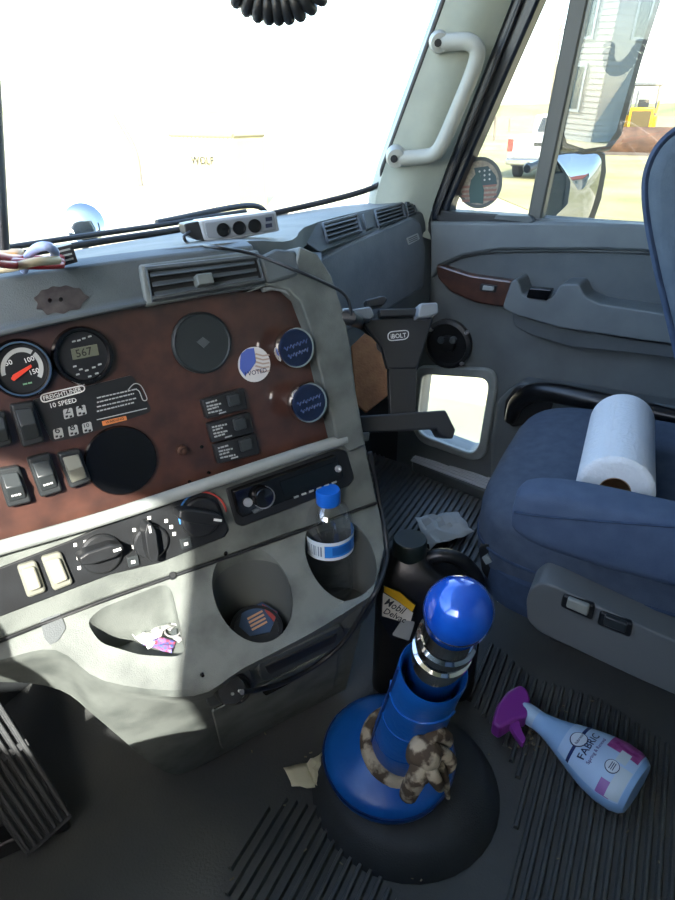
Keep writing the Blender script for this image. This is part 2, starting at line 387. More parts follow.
# right front pillar trim
pa = [Xp(446, 0, 1.335), Xp(376, 196, 1.335), Xp(532, -248, 1.335)]
pb = [DOOR.p(512, 0, .02), DOOR.p(433, 205, .02), DOOR.p(611, -248, .02)]
r0 = [pa[2], pa[2].lerp(pb[2], .5) + V((-.012, -.008, 0)), pb[2]]
r1 = [pa[0], pa[0].lerp(pb[0], .5) + V((-.012, -.008, 0)), pb[0]]
r2 = [pa[1], pa[1].lerp(pb[1], .45) + V((-.012, -.008, 0)), pb[1]]
lo_ = [Xp(390, 225, 1.335), Xp(410, 232, 1.345), DOOR.p(431, 240, .02)]
vs, fs = loft_solid(dense([r0, r1, r2, lo_], 4, 4), (.03, .03, 0))
tag(mk('trim_1', vs, fs, PILLAR), kind='structure', label='pale grey trim of the passenger side windshield pillar')
PIL = Pl(r1[0], (r1[2] - r1[0]).cross(r2[0] - r1[0]))
if PIL.n.dot(CAM - PIL.o) < 0: PIL.n = -PIL.n
gh = thing('grab_handle', 'pale grey tubular grab handle on the windshield pillar', 'grab handle', PIL.p(432, 110, .01))
GH = mat('handle grey', '92958e', .5, bump=.15, bscale=900)
tube('bar', [PIL.p(x, y, h) for x, y, h in [(438, 43, .02), (452, 42, .03), (468, 42, .04), (477, 50, .045), (474, 68, .045), (458, 108, .045), (443, 142, .045), (434, 154, .04), (420, 157, .03), (396, 159, .02)]], .0145, GH, gh, 14)
for x, y in ((440, 43), (396, 159)):
    disc('mount', x, y, 10, PIL, [(1, .0), (1, .02), (.85, .034), (.01, .036)], GH, gh, seg=18)
    disc('bolt', x - 2, y, 3.6, PIL, [(1, .03), (1, .038), (.01, .038)], BLACK, gh, seg=10)

# ------------------------------------------------------------------ dashboard
NH = V((-.5, -.866, 0)).normalized()
U_ = V((.866, -.5, 0))
PANEL = Pl(Dp(190, 420, .74), NH * math.cos(R(15)) + Z1 * math.sin(R(15)))
dash = thing('dashboard', 'grey truck dashboard with dark wood grain instrument panel', 'dashboard', (.5, .6, 0))
poly('wood_panel', [(-70, 345), (0, 330), (140, 302), (285, 280), (300, 298), (314, 335), (324, 375), (343, 450), (225, 490), (0, 556), (-70, 580)], PANEL, 0, .12, WOOD, dash)
poly('bezel', [(250, 292), (268, 286), (288, 290), (300, 301), (311, 330), (320, 370), (337, 440), (350, 452), (366, 445), (356, 390), (351, 345), (344, 312), (332, 276), (318, 254), (300, 246), (296, 262), (298, 274), (262, 283)], PANEL, .022, .20, GREY, dash, .009, 0, 3)
tube('bezel_rim', [PANEL.p(x, y, .012) for x, y in [(262, 289), (274, 287), (288, 291), (301, 303), (311, 332), (321, 372), (339, 442)]], .004, GREY_L, dash, 8)
pp = [(-70, 583), (0, 551), (120, 515), (225, 481), (342, 442), (366, 444), (372, 475), (378, 503), (300, 530), (225, 557), (100, 601), (0, 640), (-70, 668)]
plate = poly('control_plate', pp, PANEL, .010, .14, GREY, dash, .003)
ridge = [(-70, 569, .018), (0, 548, .018), (60, 531, .018), (120, 513, .018), (225, 478, .018), (300, 453, .018), (345, 439, .016)]
tube('trim_ridge', [PANEL.p(x, y, h) for x, y, h in ridge], .0075, GREY_L, dash, 10)
tube('seam', [PANEL.p(x, y, .012) for x, y in [(-70, 669), (0, 641), (100, 602), (225, 558), (300, 531), (376, 503)]], .0022, BLACK, dash, 6)
# brow with vents above the panel
BAND = Pl(PANEL.p(140, 305, .020), NH * math.cos(R(28)) + Z1 * math.sin(R(28)))
brow = [[BAND.p(x, y) + (Z1 * dz) + NH * dn for x, y, dz, dn in row] for row in [
    [(-70, 358, 0, -.04), (0, 342, 0, -.04), (140, 312, 0, -.04), (270, 292, 0, -.04)],
    [(-70, 353, 0, 0), (0, 337, 0, 0), (140, 307, 0, 0), (268, 287, 0, 0)],
    [(-70, 347, 0, .004), (0, 331, 0, .004), (140, 302, 0, .004), (266, 283, 0, .004)],
    [(-70, 343, 0, -.003), (0, 327, 0, -.003), (140, 299, 0, -.003), (265, 280, 0, -.003)],
    [(-70, 290, 0, -.004), (0, 279, 0, -.004), (140, 259, 0, -.004), (255, 246, 0, -.004)]]]
top0 = brow[-1]
brow.append([p + Z1 * .003 - NH * .02 for p in top0])
brow = [crom(r, 5) for r in brow]
vs, fs = loft_solid(brow, lambda v: V((.03, .10, -.02))); mk('brow', vs, fs, DASH, dash, .004)
NG = V((-.12, -.993, 0)).normalized()
GLOVE = Pl(DOOR.p(428, 252, .02), NG * math.cos(R(8)) + Z1 * math.sin(R(8)))
STRIP = Pl(GLOVE.p(372, 233, .005), NG * math.cos(R(48)) + Z1 * math.sin(R(48)))
# dash top: from the brow to the windshield
ta = [p + Z1 * .002 - NH * .018 for p in top0]
front = [(-.30, .52, ta[0].z)] + [tuple(p) for p in ta] + [tuple(Dp(292, 240, .90)), tuple(STRIP.p(318, 222)), tuple(STRIP.p(424, 197))]
backp = [(-.62, .92, .64), (-.2, .97, .64), (.4, .95, .64), (.72, .885, .64), (.95, .825, .642), (1.15, .765, .645), (1.31, .68, .655), (1.40, .56, .665)]
mid = [tuple((V(a) * .5 + V(b) * .5) + Z1 * .0) for a, b in zip(front, backp)]
vs, fs = loft_solid(dense([[V(p) for p in front], [V(p) for p in mid], [V(p) for p in backp]], 4, 3), (0, 0, -.03))
mk('top_pad', vs, fs, mat('pale dash top', '6f7472', .65, col2='5c6262', scale=9, bump=.4, bscale=500), dash)  # paler than the brow vinyl
# scuffed adhesive patch with screw holes
poly('adhesive_scuff', [(33, 298), (38, 295), (41, 290), (48, 289), (52, 286), (60, 287), (66, 285), (74, 288), (80, 288), (84, 294), (90, 297), (83, 302), (80, 309), (70, 310), (64, 314), (55, 312), (47, 315), (42, 309), (36, 309), (38, 303)], BAND, -.0014, .002, mat('adhesive residue', '2b2625', .8, col2='47423f', scale=90), dash, 0, 2)
for x, y in ((50, 300), (61, 299)): disc('screw_hole', x, y, 2, BAND, [(1, .004), (.9, .007), (.01, .007)], BLACKG, dash, seg=8)
def vent(px, pl, h, nsl, tabpx=None, tilt=.006):
    """air vent: px corners tl, tr, br, bl"""
    v = poly('vent', px, pl, h, .02, BLACK, dash, .002)
    tl, tr, br, bl = [V(q) for q in px]
    fr = [tl, tr, br, bl]
    tube('vent_rim', [pl.p(*q, h + .002) for q in fr], .003, GREY_D, v, 6, curve=False, closed=True)
    for k in range(nsl):
        a, b = (k + .22) / nsl, (k + .80) / nsl
        A, B, Cc, Dd = tl.lerp(bl, a).lerp(tr.lerp(br, a), .03), tr.lerp(br, a).lerp(tl.lerp(bl, a), .03), tr.lerp(br, b).lerp(tl.lerp(bl, b), .03), tl.lerp(bl, b).lerp(tr.lerp(br, b), .03)
        f_ = [pl.p(*A, h - .002), pl.p(*B, h - .002), pl.p(*Cc, h + .007), pl.p(*Dd, h + .007)]
        prism('slat', f_, -pl.n * .003, GREY_D, v, .0008)
    if tabpx: poly('tab', tabpx, pl, h + .014, .02, GREY, v, .002, 1.5)
    return v
vent([(146, 269), (257, 257), (263, 280), (152, 299)], BAND, .006, 3, [(196, 274), (212, 272), (215, 283), (199, 285)])
poly('vent_surround', [(139, 264), (259, 249), (268, 283), (146, 306)], BAND, .003, .01, GREY, dash, .003)
poly('brow_end_cap', [(260, 256), (276, 248), (296, 250), (301, 268), (297, 276), (270, 283), (265, 279)], BAND, .006, .10, DASH, dash, .006, 3)

# gauges
def gauge(x, y, r, face):
    g = disc('gauge', x, y, r, PANEL, [(1.06, 0), (1.06, .006), (1.0, .011), (.9, .011), (.86, .004), (.01, .004)], BLACKG, dash)
    disc('dial', x, y, r * .87, PANEL, [(1, .0045), (.01, .0046)], face, g)
    return g
NAVY = mat('gauge face', '14171b', .4)
g = gauge(22, 369, 28, NAVY)
disc('bezel_ring', 22, 369, 28, PANEL, [(.98, .008), (.98, .011), (.96, .013), (.90, .013), (.88, .010), (.88, .008), (.98, .008)], CHROME, g)
def arc(name, cx, cy, r0, r1, a0, a1, pl, h, M, par, n=20, sq=1.0):
    pts = [(cx + r1 * math.cos(R(a0 + (a1 - a0) * k / n)), cy - r1 * math.sin(R(a0 + (a1 - a0) * k / n))) for k in range(n + 1)]
    pts += [(cx + r0 * math.cos(R(a0 + (a1 - a0) * k / n)), cy - r0 * math.sin(R(a0 + (a1 - a0) * k / n))) for k in range(n, -1, -1)]
    return poly(name, pts, pl, h, .0006, M, par)
arc('scale_band', 22, 369, 17, 21.5, 200, 60, PANEL, .0058, WPRINT, g); arc('scale_band', 22, 369, 17, 21.5, 52, -25, PANEL, .0058, WPRINT, g)
for s_, a, b in (('50', (6, 366), (13, 364)), ('100', (26, 363), (35, 360)), ('150', (31, 375), (40, 372))):
    ptext('numeral', s_, a, b, PANEL, .0056, WHITE, g)
pbars((23, 384.5), (32, 382.5), PANEL, .0058, mat('gauge green', '6f9a78', .5), g, 1.6, 2)
poly('needle', [(11, 379), (13, 375), (31, 364.5), (32, 367), (14, 381)], PANEL, .0075, .001, mat('needle red', 'd0402a', .5), g)
g = gauge(84, 356, 27.5, NAVY)
poly('lcd', [(71, 349), (97, 344), (99, 355), (73, 360)], PANEL, .0062, .001, mat('lcd grey green', '5d6153', .3), g)
ptext('digits', '567', (77, 357.5), (93, 354), PANEL, .0066, mat('lcd ink', '1c1f1a', .5), g, 1.0)
for k, (x, y) in enumerate([(72, 341), (77, 340), (82, 338), (88, 336), (73, 366), (79, 369), (85, 370), (92, 367), (98, 364), (76, 374), (88, 376), (95, 373)]):
    poly('mark', [(x, y), (x + 3.4, y - .8), (x + 3.7, y + .8), (x + .3, y + 1.6)], PANEL, .0058, .0006, WPRINT, g)

# blank round covers
bc = disc('round_cover', 203, 343, 30.5, PANEL, [(1, 0), (1, .005), (.94, .007), (.9, .0055), (.01, .0055)], mat('matt cover', '22292b', .55), dash)
poly('emblem', [(197, 342), (203, 337), (210, 342), (204, 348)], PANEL, .0062, .0008, GREY_D, bc)
bc = disc('round_cover', 122, 461, 35, PANEL, [(1, 0), (1, .004), (.97, .006), (.01, .006)], BLACKG, dash)
# shift pattern placard
pc = poly('shift_placard', [(32, 400), (132, 375), (151, 408), (150, 412), (76, 438), (52, 442), (46, 430)], PANEL, .0012, .0014, mat('placard black', '1d2022', .4), dash, 0, 3)
def ring2(name, px, pl, h, wpx, M, par):
    o_ = rnd(px, 5, 5); c = V((sum(q[0] for q in o_) / len(o_), sum(q[1] for q in o_) / len(o_)))
    tube(name, [pl.p(*q, h) for q in o_], wpx * pxm(pl.p(*c)) * .5, M, par, 5, curve=False, closed=True)
ring2('logo_ring', [(40, 395), (84, 385), (85, 391), (42, 403)], PANEL, .0022, 1.3, WHITE, pc)
ptext('logo', 'FREIGHTLINER', (44, 400.5), (82, 391), PANEL, .0022, WHITE, pc, 1.1)
ptext('lettering', '10 SPEED', (51, 408), (77, 402), PANEL, .0022, WHITE, pc, 1.0)
for k in range(4):
    a = (97, 398 + 4.5 * k); pbars(a, (a[0] + 40 - 3 * (k % 2), a[1] - 9), PANEL, .0022, WPRINT, pc, 1.3, k)
wl_ = poly('warning_strip', [(102, 421.5), (126, 416), (127, 420), (103, 426)], PANEL, .0022, .001, mat('warning orange', 'c97b45', .5), pc)
ptext('lettering', 'WARNING', (106, 424), (124, 419.5), PANEL, .0027, BLACK, pc, 1)
poly('line', [(97, 419.5), (147, 408), (147, 408.8), (97, 420.3)], PANEL, .0022, .001, WPRINT, pc)
for (x, y, t_) in ((68, 414, '2'), (81, 411, '4'), (58, 434, '6'), (73, 431, '8'), (87, 428, '10')):
    q = poly('gear_mark', [(x - 5, y - 4), (x + 4, y - 6.4), (x + 6, y + 3), (x - 3.5, y + 5.5)], PANEL, .0022, .001, WPRINT, pc, 0, 1.5)
    ptext('numeral', t_, (x - 2.5, y - .2), (x + 2.6, y - 1.5), PANEL, .0027, BLACK, q, .9)
    for dx in (-2.6, 1.4): poly('slot', [(x + dx, y + 1.8), (x + dx + 2.6, y + 1.1), (x + dx + 3, y + 3.2), (x + dx + .4, y + 3.9)], PANEL, .0027, .001, BLACK, q)
tube('shift_diagram', [PANEL.p(x, y, .0024) for x, y in [(128, 390), (134, 384), (140, 385), (144, 391), (147, 399), (143, 400), (139, 391), (134, 389)]], .0005, WPRINT, pc, 5)
# rocker switches on the wood panel
def rocker(px, body, rock, lab=None):
    s = poly('rocker_switch', px, PANEL, .011, .02, body, dash, .003, 3)
    P = [V(q) for q in px]; c = (P[0] + P[1] + P[2] + P[3]) / 4
    i = [c.lerp(q, .72) for q in P]; mA, mB = i[0].lerp(i[3], .52), i[1].lerp(i[2], .52)
    vs = [PANEL.p(*i[0], .013), PANEL.p(*i[1], .013), PANEL.p(*mB, .021), PANEL.p(*mA, .021), PANEL.p(*i[2], .012), PANEL.p(*i[3], .012)]
    back = [v - PANEL.n * .012 for v in vs]
    fs = [[0, 1, 2, 3], [3, 2, 4, 5], [0, 3, 5, 11, 9, 6], [1, 7, 8, 10, 4, 2], [0, 6, 7, 1], [5, 4, 10, 11], [6, 9, 8, 7], [9, 11, 10, 8]]
    rk = mk('rocker', vs + back, fs, rock, s, .0012)
    a, b = i[3].lerp(i[0], .18).lerp(i[2].lerp(i[1], .18), .2), i[3].lerp(i[0], .18).lerp(i[2].lerp(i[1], .18), .8)
    if lab: pbars(a, b, PANEL, .0175, WPRINT, rk, 2.0, 3)
    return s
SWB = mat('switch body', '24282a', .4); SWR = mat('switch rocker', '2f3436', .35); SWG = mat('worn switch rocker', '77796f', .4)
rocker([(10, 405), (33, 401), (45, 442), (23, 448)], SWB, SWR)
rocker([(-14, 415), (5, 411), (13, 444), (-6, 450)], SWB, SWR)
rocker([(27, 459), (50, 453), (63, 491), (41, 498)], SWB, SWR, 'HAZ')
rocker([(58, 454), (80, 449), (92, 481), (71, 489)], SWB, SWG)
rocker([(-4, 470), (19, 466), (32, 502), (8, 508)], SWB, SWR, 'DIFF')
# three breaker style switches in a stack
for k, (x, y) in enumerate([(202, 400), (208, 424), (214, 445)]):
    b = poly('label_switch', [(x, y), (x + 42, y - 12), (x + 46, y + 9), (x + 5, y + 19)], PANEL, .009, .012, BLACK, dash, .002, 1.5)
    for j in range(4): pbars((x + 4 + j * .8, y + 3.4 + j * 3.2), (x + 15 + j * .8 + 4 * ((j + k) % 2), y + .2 + j * 3.2), PANEL, .0096, WPRINT, b, 1.6, j + 7 * k)
    rk = poly('rocker', [(x + 26, y - 4), (x + 37, y - 7), (x + 39.5, y + 4), (x + 28.5, y + 7)], PANEL, .015, .012, SWR, b, .002, 1)
    poly('mark', [(x + 17, y + 13), (x + 24, y + 11), (x + 24.3, y + 12.3), (x + 17.3, y + 14.3)], PANEL, .0096, .001, WPRINT, b)
# sticker
stx, sty = 254.5, 364.5
st = disc('voting_sticker', stx, sty, 17.5, PANEL, [(1, 0), (1, .0008), (.01, .0009)], mat('sticker white', 'c9c9c6', .5), dash)
poly('flag_canton', [(240, 362), (241, 354), (247, 349), (254, 348), (256, 362), (250, 371), (245, 376), (240, 369)], PANEL, .0014, .0005, mat('sticker blue', '4d62ab', .5), st)
SRED = mat('sticker stripe', 'a8988c', .5)
for k in range(5):
    y = 353 + 4 * k; poly('flag_stripe', [(256, y), (263, y + 2), (269, y + 1), (270, y + 2.4), (263, y + 3.6), (255, y + 1.6)], PANEL, .0014, .0005, SRED, st)
ptext('lettering', 'I VOTED', (245.5, 376.5), (267, 372), PANEL, .0015, mat('sticker ink', '20284a', .5), st, 1)
# two air valve knobs
KB = mat('knob cover blue', '0e1a33', .35, col2='14233f', scale=60)
for x, y in ((297, 348), (310, 403)):
    k = disc('valve_knob', x, y, 20, PANEL, [(.55, 0), (.55, .018), (.96, .02), (1, .024), (1, .030), (.95, .034), (.9, .034), (.01, .034)], CHROME, dash, seg=36)
    P = PANEL.p(x, y, 0) + PANEL.n * .0345; r = 20 * pxm(P) * .9
    disc('knob_face', x, y, 18, PANEL, [(1, .034), (.96, .0365), (.01, .037)], KB, k)
    c = PANEL.p(x, y, .0374); d = (PANEL.p(x + 10, y - 4) - PANEL.p(x, y)); vv = PANEL.n.cross(d).normalized()
    IN = mat('knob script', '2c436f', .4)
    for o_, w_ in ((.004, 1.1), (-.006, .95)): tube('script_line', [c + d * w_ * (q_ / 11 - 1) + vv * (o_ + .0022 * math.sin(q_ * 2.1) * (1 + .4 * math.sin(q_))) for q_ in range(23)], .0005, IN, k, 5, n=3)
# bare screw stub and holes
s_ = disc('screw_stub', 185, 452, 5, PANEL, [(1, 0), (1, .006), (.6, .007), (.55, .014), (.01, .015)], mat('rusty steel', '4a342a', .6, .6), dash, seg=14)
for x, y in ((180, 453), (202, 447), (190, 482), (209, 473)): disc('screw_hole', x, y, 1.8, PANEL, [(1, 0), (.9, .002), (.01, .002)], BLACKG, dash, seg=8)

# heater control strip
hv = poly('heater_panel', [(-60, 590), (0, 568), (70, 541), (150, 504), (206, 492), (216, 494), (229, 530), (225, 537), (160, 563), (110, 575), (10, 613), (-60, 640)], PANEL, .0125, .004, BLACK, dash, .001)
def knob(x, y, r, ang, M=BLACK):
    k = disc('control_knob', x, y, r, PANEL, [(1, .012), (1, .018), (.9, .020), (.01, .020)], M, dash)
    c, s = math.cos(R(ang)), math.sin(R(ang))
    e = [(x + r * (1.15 * c * a - .34 * s * b), y - r * (1.15 * s * a + .34 * c * b)) for a, b in ((1, .35), (.55, 1), (-.55, 1), (-1, .6), (-1, -.6), (-.55, -1), (.55, -1), (1, -.35))]
    poly('grip', e, PANEL, .038, .022, M, k, .004, 2)
    poly('pointer', [(x + r * (c * a - .06 * s * b), y - r * (s * a + .06 * c * b)) for a, b in ((1, 1), (.6, 1), (.6, -1), (1, -1))], PANEL, .0387, .001, WHITE, k)
knob(102, 555, 20, 18); knob(152, 543, 17, 98); knob(202, 518, 20, -8)
arc('cold_arc', 203, 516, 23, 24.6, 200, 105, PANEL, .0135, mat('cold blue', '3f78b8', .5), hv)
arc('hot_arc', 203, 516, 23, 24.6, 95, 10, PANEL, .0135, mat('hot red', 'b04038', .5), hv)
for (x, y) in ((75, 545), (85, 542), (93, 538), (103, 536), (112, 538), (78, 558), (79, 568), (134, 530), (149, 518), (166, 521), (133, 547), (174, 534), (171, 527)):
    poly('icon', [(x - 1.5, y - 1.5), (x + 1.8, y - 2), (x + 2, y + 1.4), (x - 1.3, y + 2)], PANEL, .0132, .0006, WHITE, hv, 0, .6)
for x, y in ((133, 562), (186, 544)):
    b = poly('push_button', [(x - 6, y - 4), (x + 5, y - 7), (x + 7, y + 3), (x - 4, y + 6)], PANEL, .016, .006, SWR, dash, .001, 1)
    poly('icon', [(x - 2, y - 1), (x + 2, y - 2), (x + 2.4, y + 1), (x - 1.6, y + 2)], PANEL, .0165, .0005, WHITE, b)
for px in ([(17, 567), (36, 561), (47, 592), (28, 599)], [(41, 558), (61, 552), (74, 584), (54, 592)]):
    s = poly('rocker_switch', px, PANEL, .019, .012, SWG, dash, .003, 4)
    P = [V(q) for q in px]; c = (P[0] + P[1] + P[2] + P[3]) / 4
    poly('rocker', [tuple(c.lerp(q, .68)) for q in P], PANEL, .024, .01, mat('worn pale rocker', '8f8f82', .35), s, .003, 3)
# radio
rd = thing if False else poly('radio', [(226, 489), (338, 449), (347, 451), (355, 478), (350, 486), (243, 527), (236, 524)], PANEL, .0125, .01, BLACK, dash, .002, 3)
poly('faceplate', [(233, 491), (337, 455), (344, 476), (342, 480), (243, 518), (239, 514)], PANEL, .020, .012, BLACKG, rd, .002, 2)
poly('display', [(280, 482), (338, 461), (342, 472), (284, 495)], PANEL, .0206, .002, mat('radio display', '0d1418', .08), rd)
disc('volume_knob', 265, 498, 10.5, PANEL, [(1, .019), (.97, .029), (.85, .031), (.01, .030)], BLACKG, rd)
disc('knob_ring', 265, 498, 10.5, PANEL, [(1.06, .020), (1.04, .0255), (.96, .0255), (.96, .02), (1.06, .020)], STEEL, rd)
disc('small_button', 249, 503, 4.6, PANEL, [(1, .019), (.9, .024), (.01, .0245)], STEEL, rd, seg=16)
poly('eject_button', [(252, 511), (260, 507), (264, 510), (255, 514)], PANEL, .0225, .004, GREY_D, rd, .001)
for k in range(6): poly('preset', [(294 + 7.6 * k, 497 - 2.9 * k), (298.5 + 7.6 * k, 495.3 - 2.9 * k), (299 + 7.6 * k, 497 - 2.9 * k), (294.5 + 7.6 * k, 498.7 - 2.9 * k)], PANEL, .0213, .001, WPRINT, rd)
disc('aux_socket', 339, 469, 3.6, PANEL, [(1, .02), (.95, .023), (.5, .0232), (.01, .021)], STEEL, rd, seg=14)
# console with tray and cup holders below the seam
LEDGE = Pl(PANEL.p(170, 575, .01), NH * math.cos(R(50)) + Z1 * math.sin(R(50)))
LIP = Pl(LEDGE.p(190, 690) + NH * .003 - Z1 * .012, NH * math.cos(R(5)) + Z1 * math.sin(R(5)))
FACE = Pl(Zp(185, 770, .03), NH * math.cos(R(-21)) + Z1 * math.sin(R(-21)))
rows = [[PANEL.p(x, y, .010) for x, y in [(-70, 669), (0, 641), (50, 620), (100, 602), (170, 576), (225, 558), (300, 531), (377, 503)]],
        [LEDGE.p(x, y) for x, y in [(-70, 672), (0, 647), (52, 630), (101, 622), (176, 603), (229, 583), (304, 556), (381, 522)]],
        [LEDGE.p(x, y) for x, y in [(-70, 676), (0, 655), (54, 644), (103, 664), (188, 670), (236, 642), (308, 604), (384, 548)]],
        [LEDGE.p(x, y) for x, y in [(-70, 680), (0, 660), (56, 650), (105, 681), (192, 689), (241, 660), (311, 624), (377, 578)]],
        [LIP.p(x, y) for x, y in [(-70, 683), (0, 664), (58, 655), (108, 687), (194, 696), (244, 668), (313, 632), (372, 592)]],
        [FACE.p(x, y) for x, y in [(-70, 687), (0, 668), (60, 660), (110, 693), (197, 703), (246, 675), (315, 639), (366, 602)]],
        [FACE.p(x, y) for x, y in [(-70, 690), (0, 674), (60, 672), (112, 708), (190, 735), (255, 702), (327, 665), (358, 640)]],
        [FACE.p(x, y) for x, y in [(-70, 692), (0, 682), (60, 690), (102, 722), (165, 772), (200, 766), (270, 728), (346, 689)]]]
for j, P3 in enumerate([rows[3][0], rows[3][1], rows[3][2], rows[3][3]]):
    vp = Pl(P3, NH)
    PX = [[(-70, 683), (0, 664), (58, 655), (108, 687)], [(-70, 687), (0, 668), (60, 660), (110, 693)], [(-70, 690), (0, 674), (60, 672), (112, 708)], [(-70, 692), (0, 682), (60, 690), (102, 722)]]
    for i in range(4): rows[4 + i][j] = vp.p(*PX[i][j], [0, -.004, -.012, -.03][i])
for j in range(len(rows[0])):
    for i in range(1, 8): rows[i][j].z = min(rows[i][j].z, rows[i - 1][j].z - .0012)
rows = [crom(r, 4) for r in rows]
vs, fs = loft_solid(rows, lambda v: V((.07, .13, 0)))
cons = mk('console', vs, fs, GREY, dash)
cA = LEDGE.p(253, 592); cB = LEDGE.p(341, 556)
def cylv(c, r, z0, z1, seg=36, r2=None): return lathe_vf(V((c.x, c.y, z0)), Z1, [(r2 or r, 0), (r, .02), (r, z1 - z0)], seg)
tr = [LEDGE.p(x, y) for x, y in rnd([(86, 622), (100, 608), (164, 583), (172, 590), (186, 650), (178, 657), (140, 655), (100, 643)], 9)]
tz = min(p.z for p in tr)
trb = [V((p.x, p.y, tz - .012)) for p in tr]
cut(cons, [cylv(cA, .046, cA.z - .085, cA.z + .1, r2=.040), cylv(cB, .046, cB.z - .085, cB.z + .1, r2=.040), prism_vf(trb, V((0, 0, .15)))])
for cc0, nm in ((cA, 'cup_liner'), (cB, 'cup_liner')):
    rr, sg_ = .0452, 40; zb = cc0.z - .0845
    lz = lambda x, y: LEDGE.o.z - ((x - LEDGE.o.x) * LEDGE.n.x + (y - LEDGE.o.y) * LEDGE.n.y) / LEDGE.n.z
    ring_ = [(cc0.x + rr * math.cos(2 * math.pi * k / sg_), cc0.y + rr * math.sin(2 * math.pi * k / sg_)) for k in range(sg_)]
    vs = [V((cc0.x + (x - cc0.x) * .88, cc0.y + (y - cc0.y) * .88, zb)) for x, y in ring_] + [V((x, y, zb + .018)) for x, y in ring_] + [V((x, y, max(zb + .02, min(lz(x, y) - .001, PANEL.p(300, 540, 0).z)))) for x, y in ring_]
    fs = [list(range(sg_))] + [[i * sg_ + k, i * sg_ + (k + 1) % sg_, (i + 1) * sg_ + (k + 1) % sg_, (i + 1) * sg_ + k] for i in (0, 1) for k in range(sg_)]
    mk(nm, vs, fs, mat('cup liner grey', '4b504f', .55), dash)
poly('side_slot', [(40, 620), (60, 613), (66, 628), (58, 641), (50, 645), (44, 638)], LEDGE, .0015, .003, GREY_D, dash, 0, 2)
disc('screw', 173, 575, 4, LEDGE, [(1, 0), (1, .003), (.7, .005), (.01, .005)], BLACK, dash, seg=12)
for x, y in ((226, 553), (203, 676)): disc('screw', x, y, 2.2, LEDGE if y < 600 else LIP, [(1, 0), (.8, .003), (.01, .003)], BLACKG, dash, seg=8)
# ashtray door, drawer and power socket on the lower face
ash = poly('ashtray_door', [(258, 664), (342, 626), (346, 634), (340, 646), (266, 682), (261, 680)], FACE, .006, .01, GREY_D, dash, .003, 3)
poly('trim_line', [(265, 667), (338, 634), (336, 642), (269, 675)], FACE, .008, .004, BLACK, ash, .001, 2)
drw = poly('drawer', [(212, 712), (340, 647), (334, 690), (222, 750)], FACE, .005, .008, GREY, dash, .002, 3)
poly('pull_slot', [(262, 692), (300, 673), (296, 680), (266, 696)], FACE, .0055, .003, BLACKG, drw, 0, 2)
poly('socket_plate', [(203, 690), (250, 668), (256, 690), (209, 708)], FACE, .005, .008, GREY_D, dash, .002, 3)
# passenger side of the dashboard
poly('glove_surround', [(300, 262), (330, 247), (420, 211), (429, 216), (434, 240), (430, 300), (420, 326), (392, 342), (330, 372), (300, 380)], GLOVE, 0, .25, DASH, dash, .008, 3)
gl = poly('glove_box_door', [(318, 260), (345, 245), (412, 216), (421, 222), (426, 248), (424, 288), (388, 310), (330, 340)], GLOVE, .008, .01, mat('glove box vinyl', '626a70', .55, col2='565e66', scale=25, bump=.5, bscale=350), dash, .006, 5)
lb = poly('airbag_label', [(407, 238), (418, 233), (420, 239), (409, 245)], GLOVE, .0095, .002, WPRINT, gl, 0, 1)
for k in range(3): poly('mark', [(408.5 + .4 * k, 238.8 + 1.7 * k), (417 + .4 * k, 235 + 1.7 * k), (417.2 + .4 * k, 235.7 + 1.7 * k), (408.7 + .4 * k, 239.5 + 1.7 * k)], GLOVE, .0102, .0006, GREY_D, lb)
poly('vent_strip', [(296, 236), (318, 223), (412, 199), (421, 202), (425, 213), (332, 247), (320, 252)], STRIP, 0, .12, DASH, dash, .005, 2)
vent([(323, 224), (357, 215), (361, 231), (328, 242)], STRIP, .004, 4)
poly('strip_button', [(363, 213), (371, 211), (375, 226), (367, 229)], STRIP, .006, .006, GREY_D, dash, .002, 1.5)
vent([(375, 211), (402, 204), (405, 217), (379, 226)], STRIP, .004, 4)
vent([(406, 203), (413, 202), (416, 213), (409, 216)], STRIP, .004, 4)
poly('lower_dash', [(300, 372), (330, 366), (392, 338), (420, 322), (424, 336), (398, 352), (330, 385)], GLOVE, -.02, .25, GREY_D, dash, .01)
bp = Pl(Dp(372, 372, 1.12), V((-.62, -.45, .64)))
tag(poly('side_panel', [(351, 346), (367, 331), (377, 340), (388, 368), (392, 392), (366, 413), (356, 404)], bp, 0, .006, mat('tan panel', '8a5a34', .6, col2='a06c40', scale=50, bump=.5, bscale=250), dash, .002, 2), 'tan brown panel beside the tablet holder')  # tan is the panel's own colour

prism('center_side_panel', [(.69, .375, .30), (.98, .53, .30), (.98, .70, .30), (.72, .62, .30)], (0, 0, .33), GREY_D, dash)
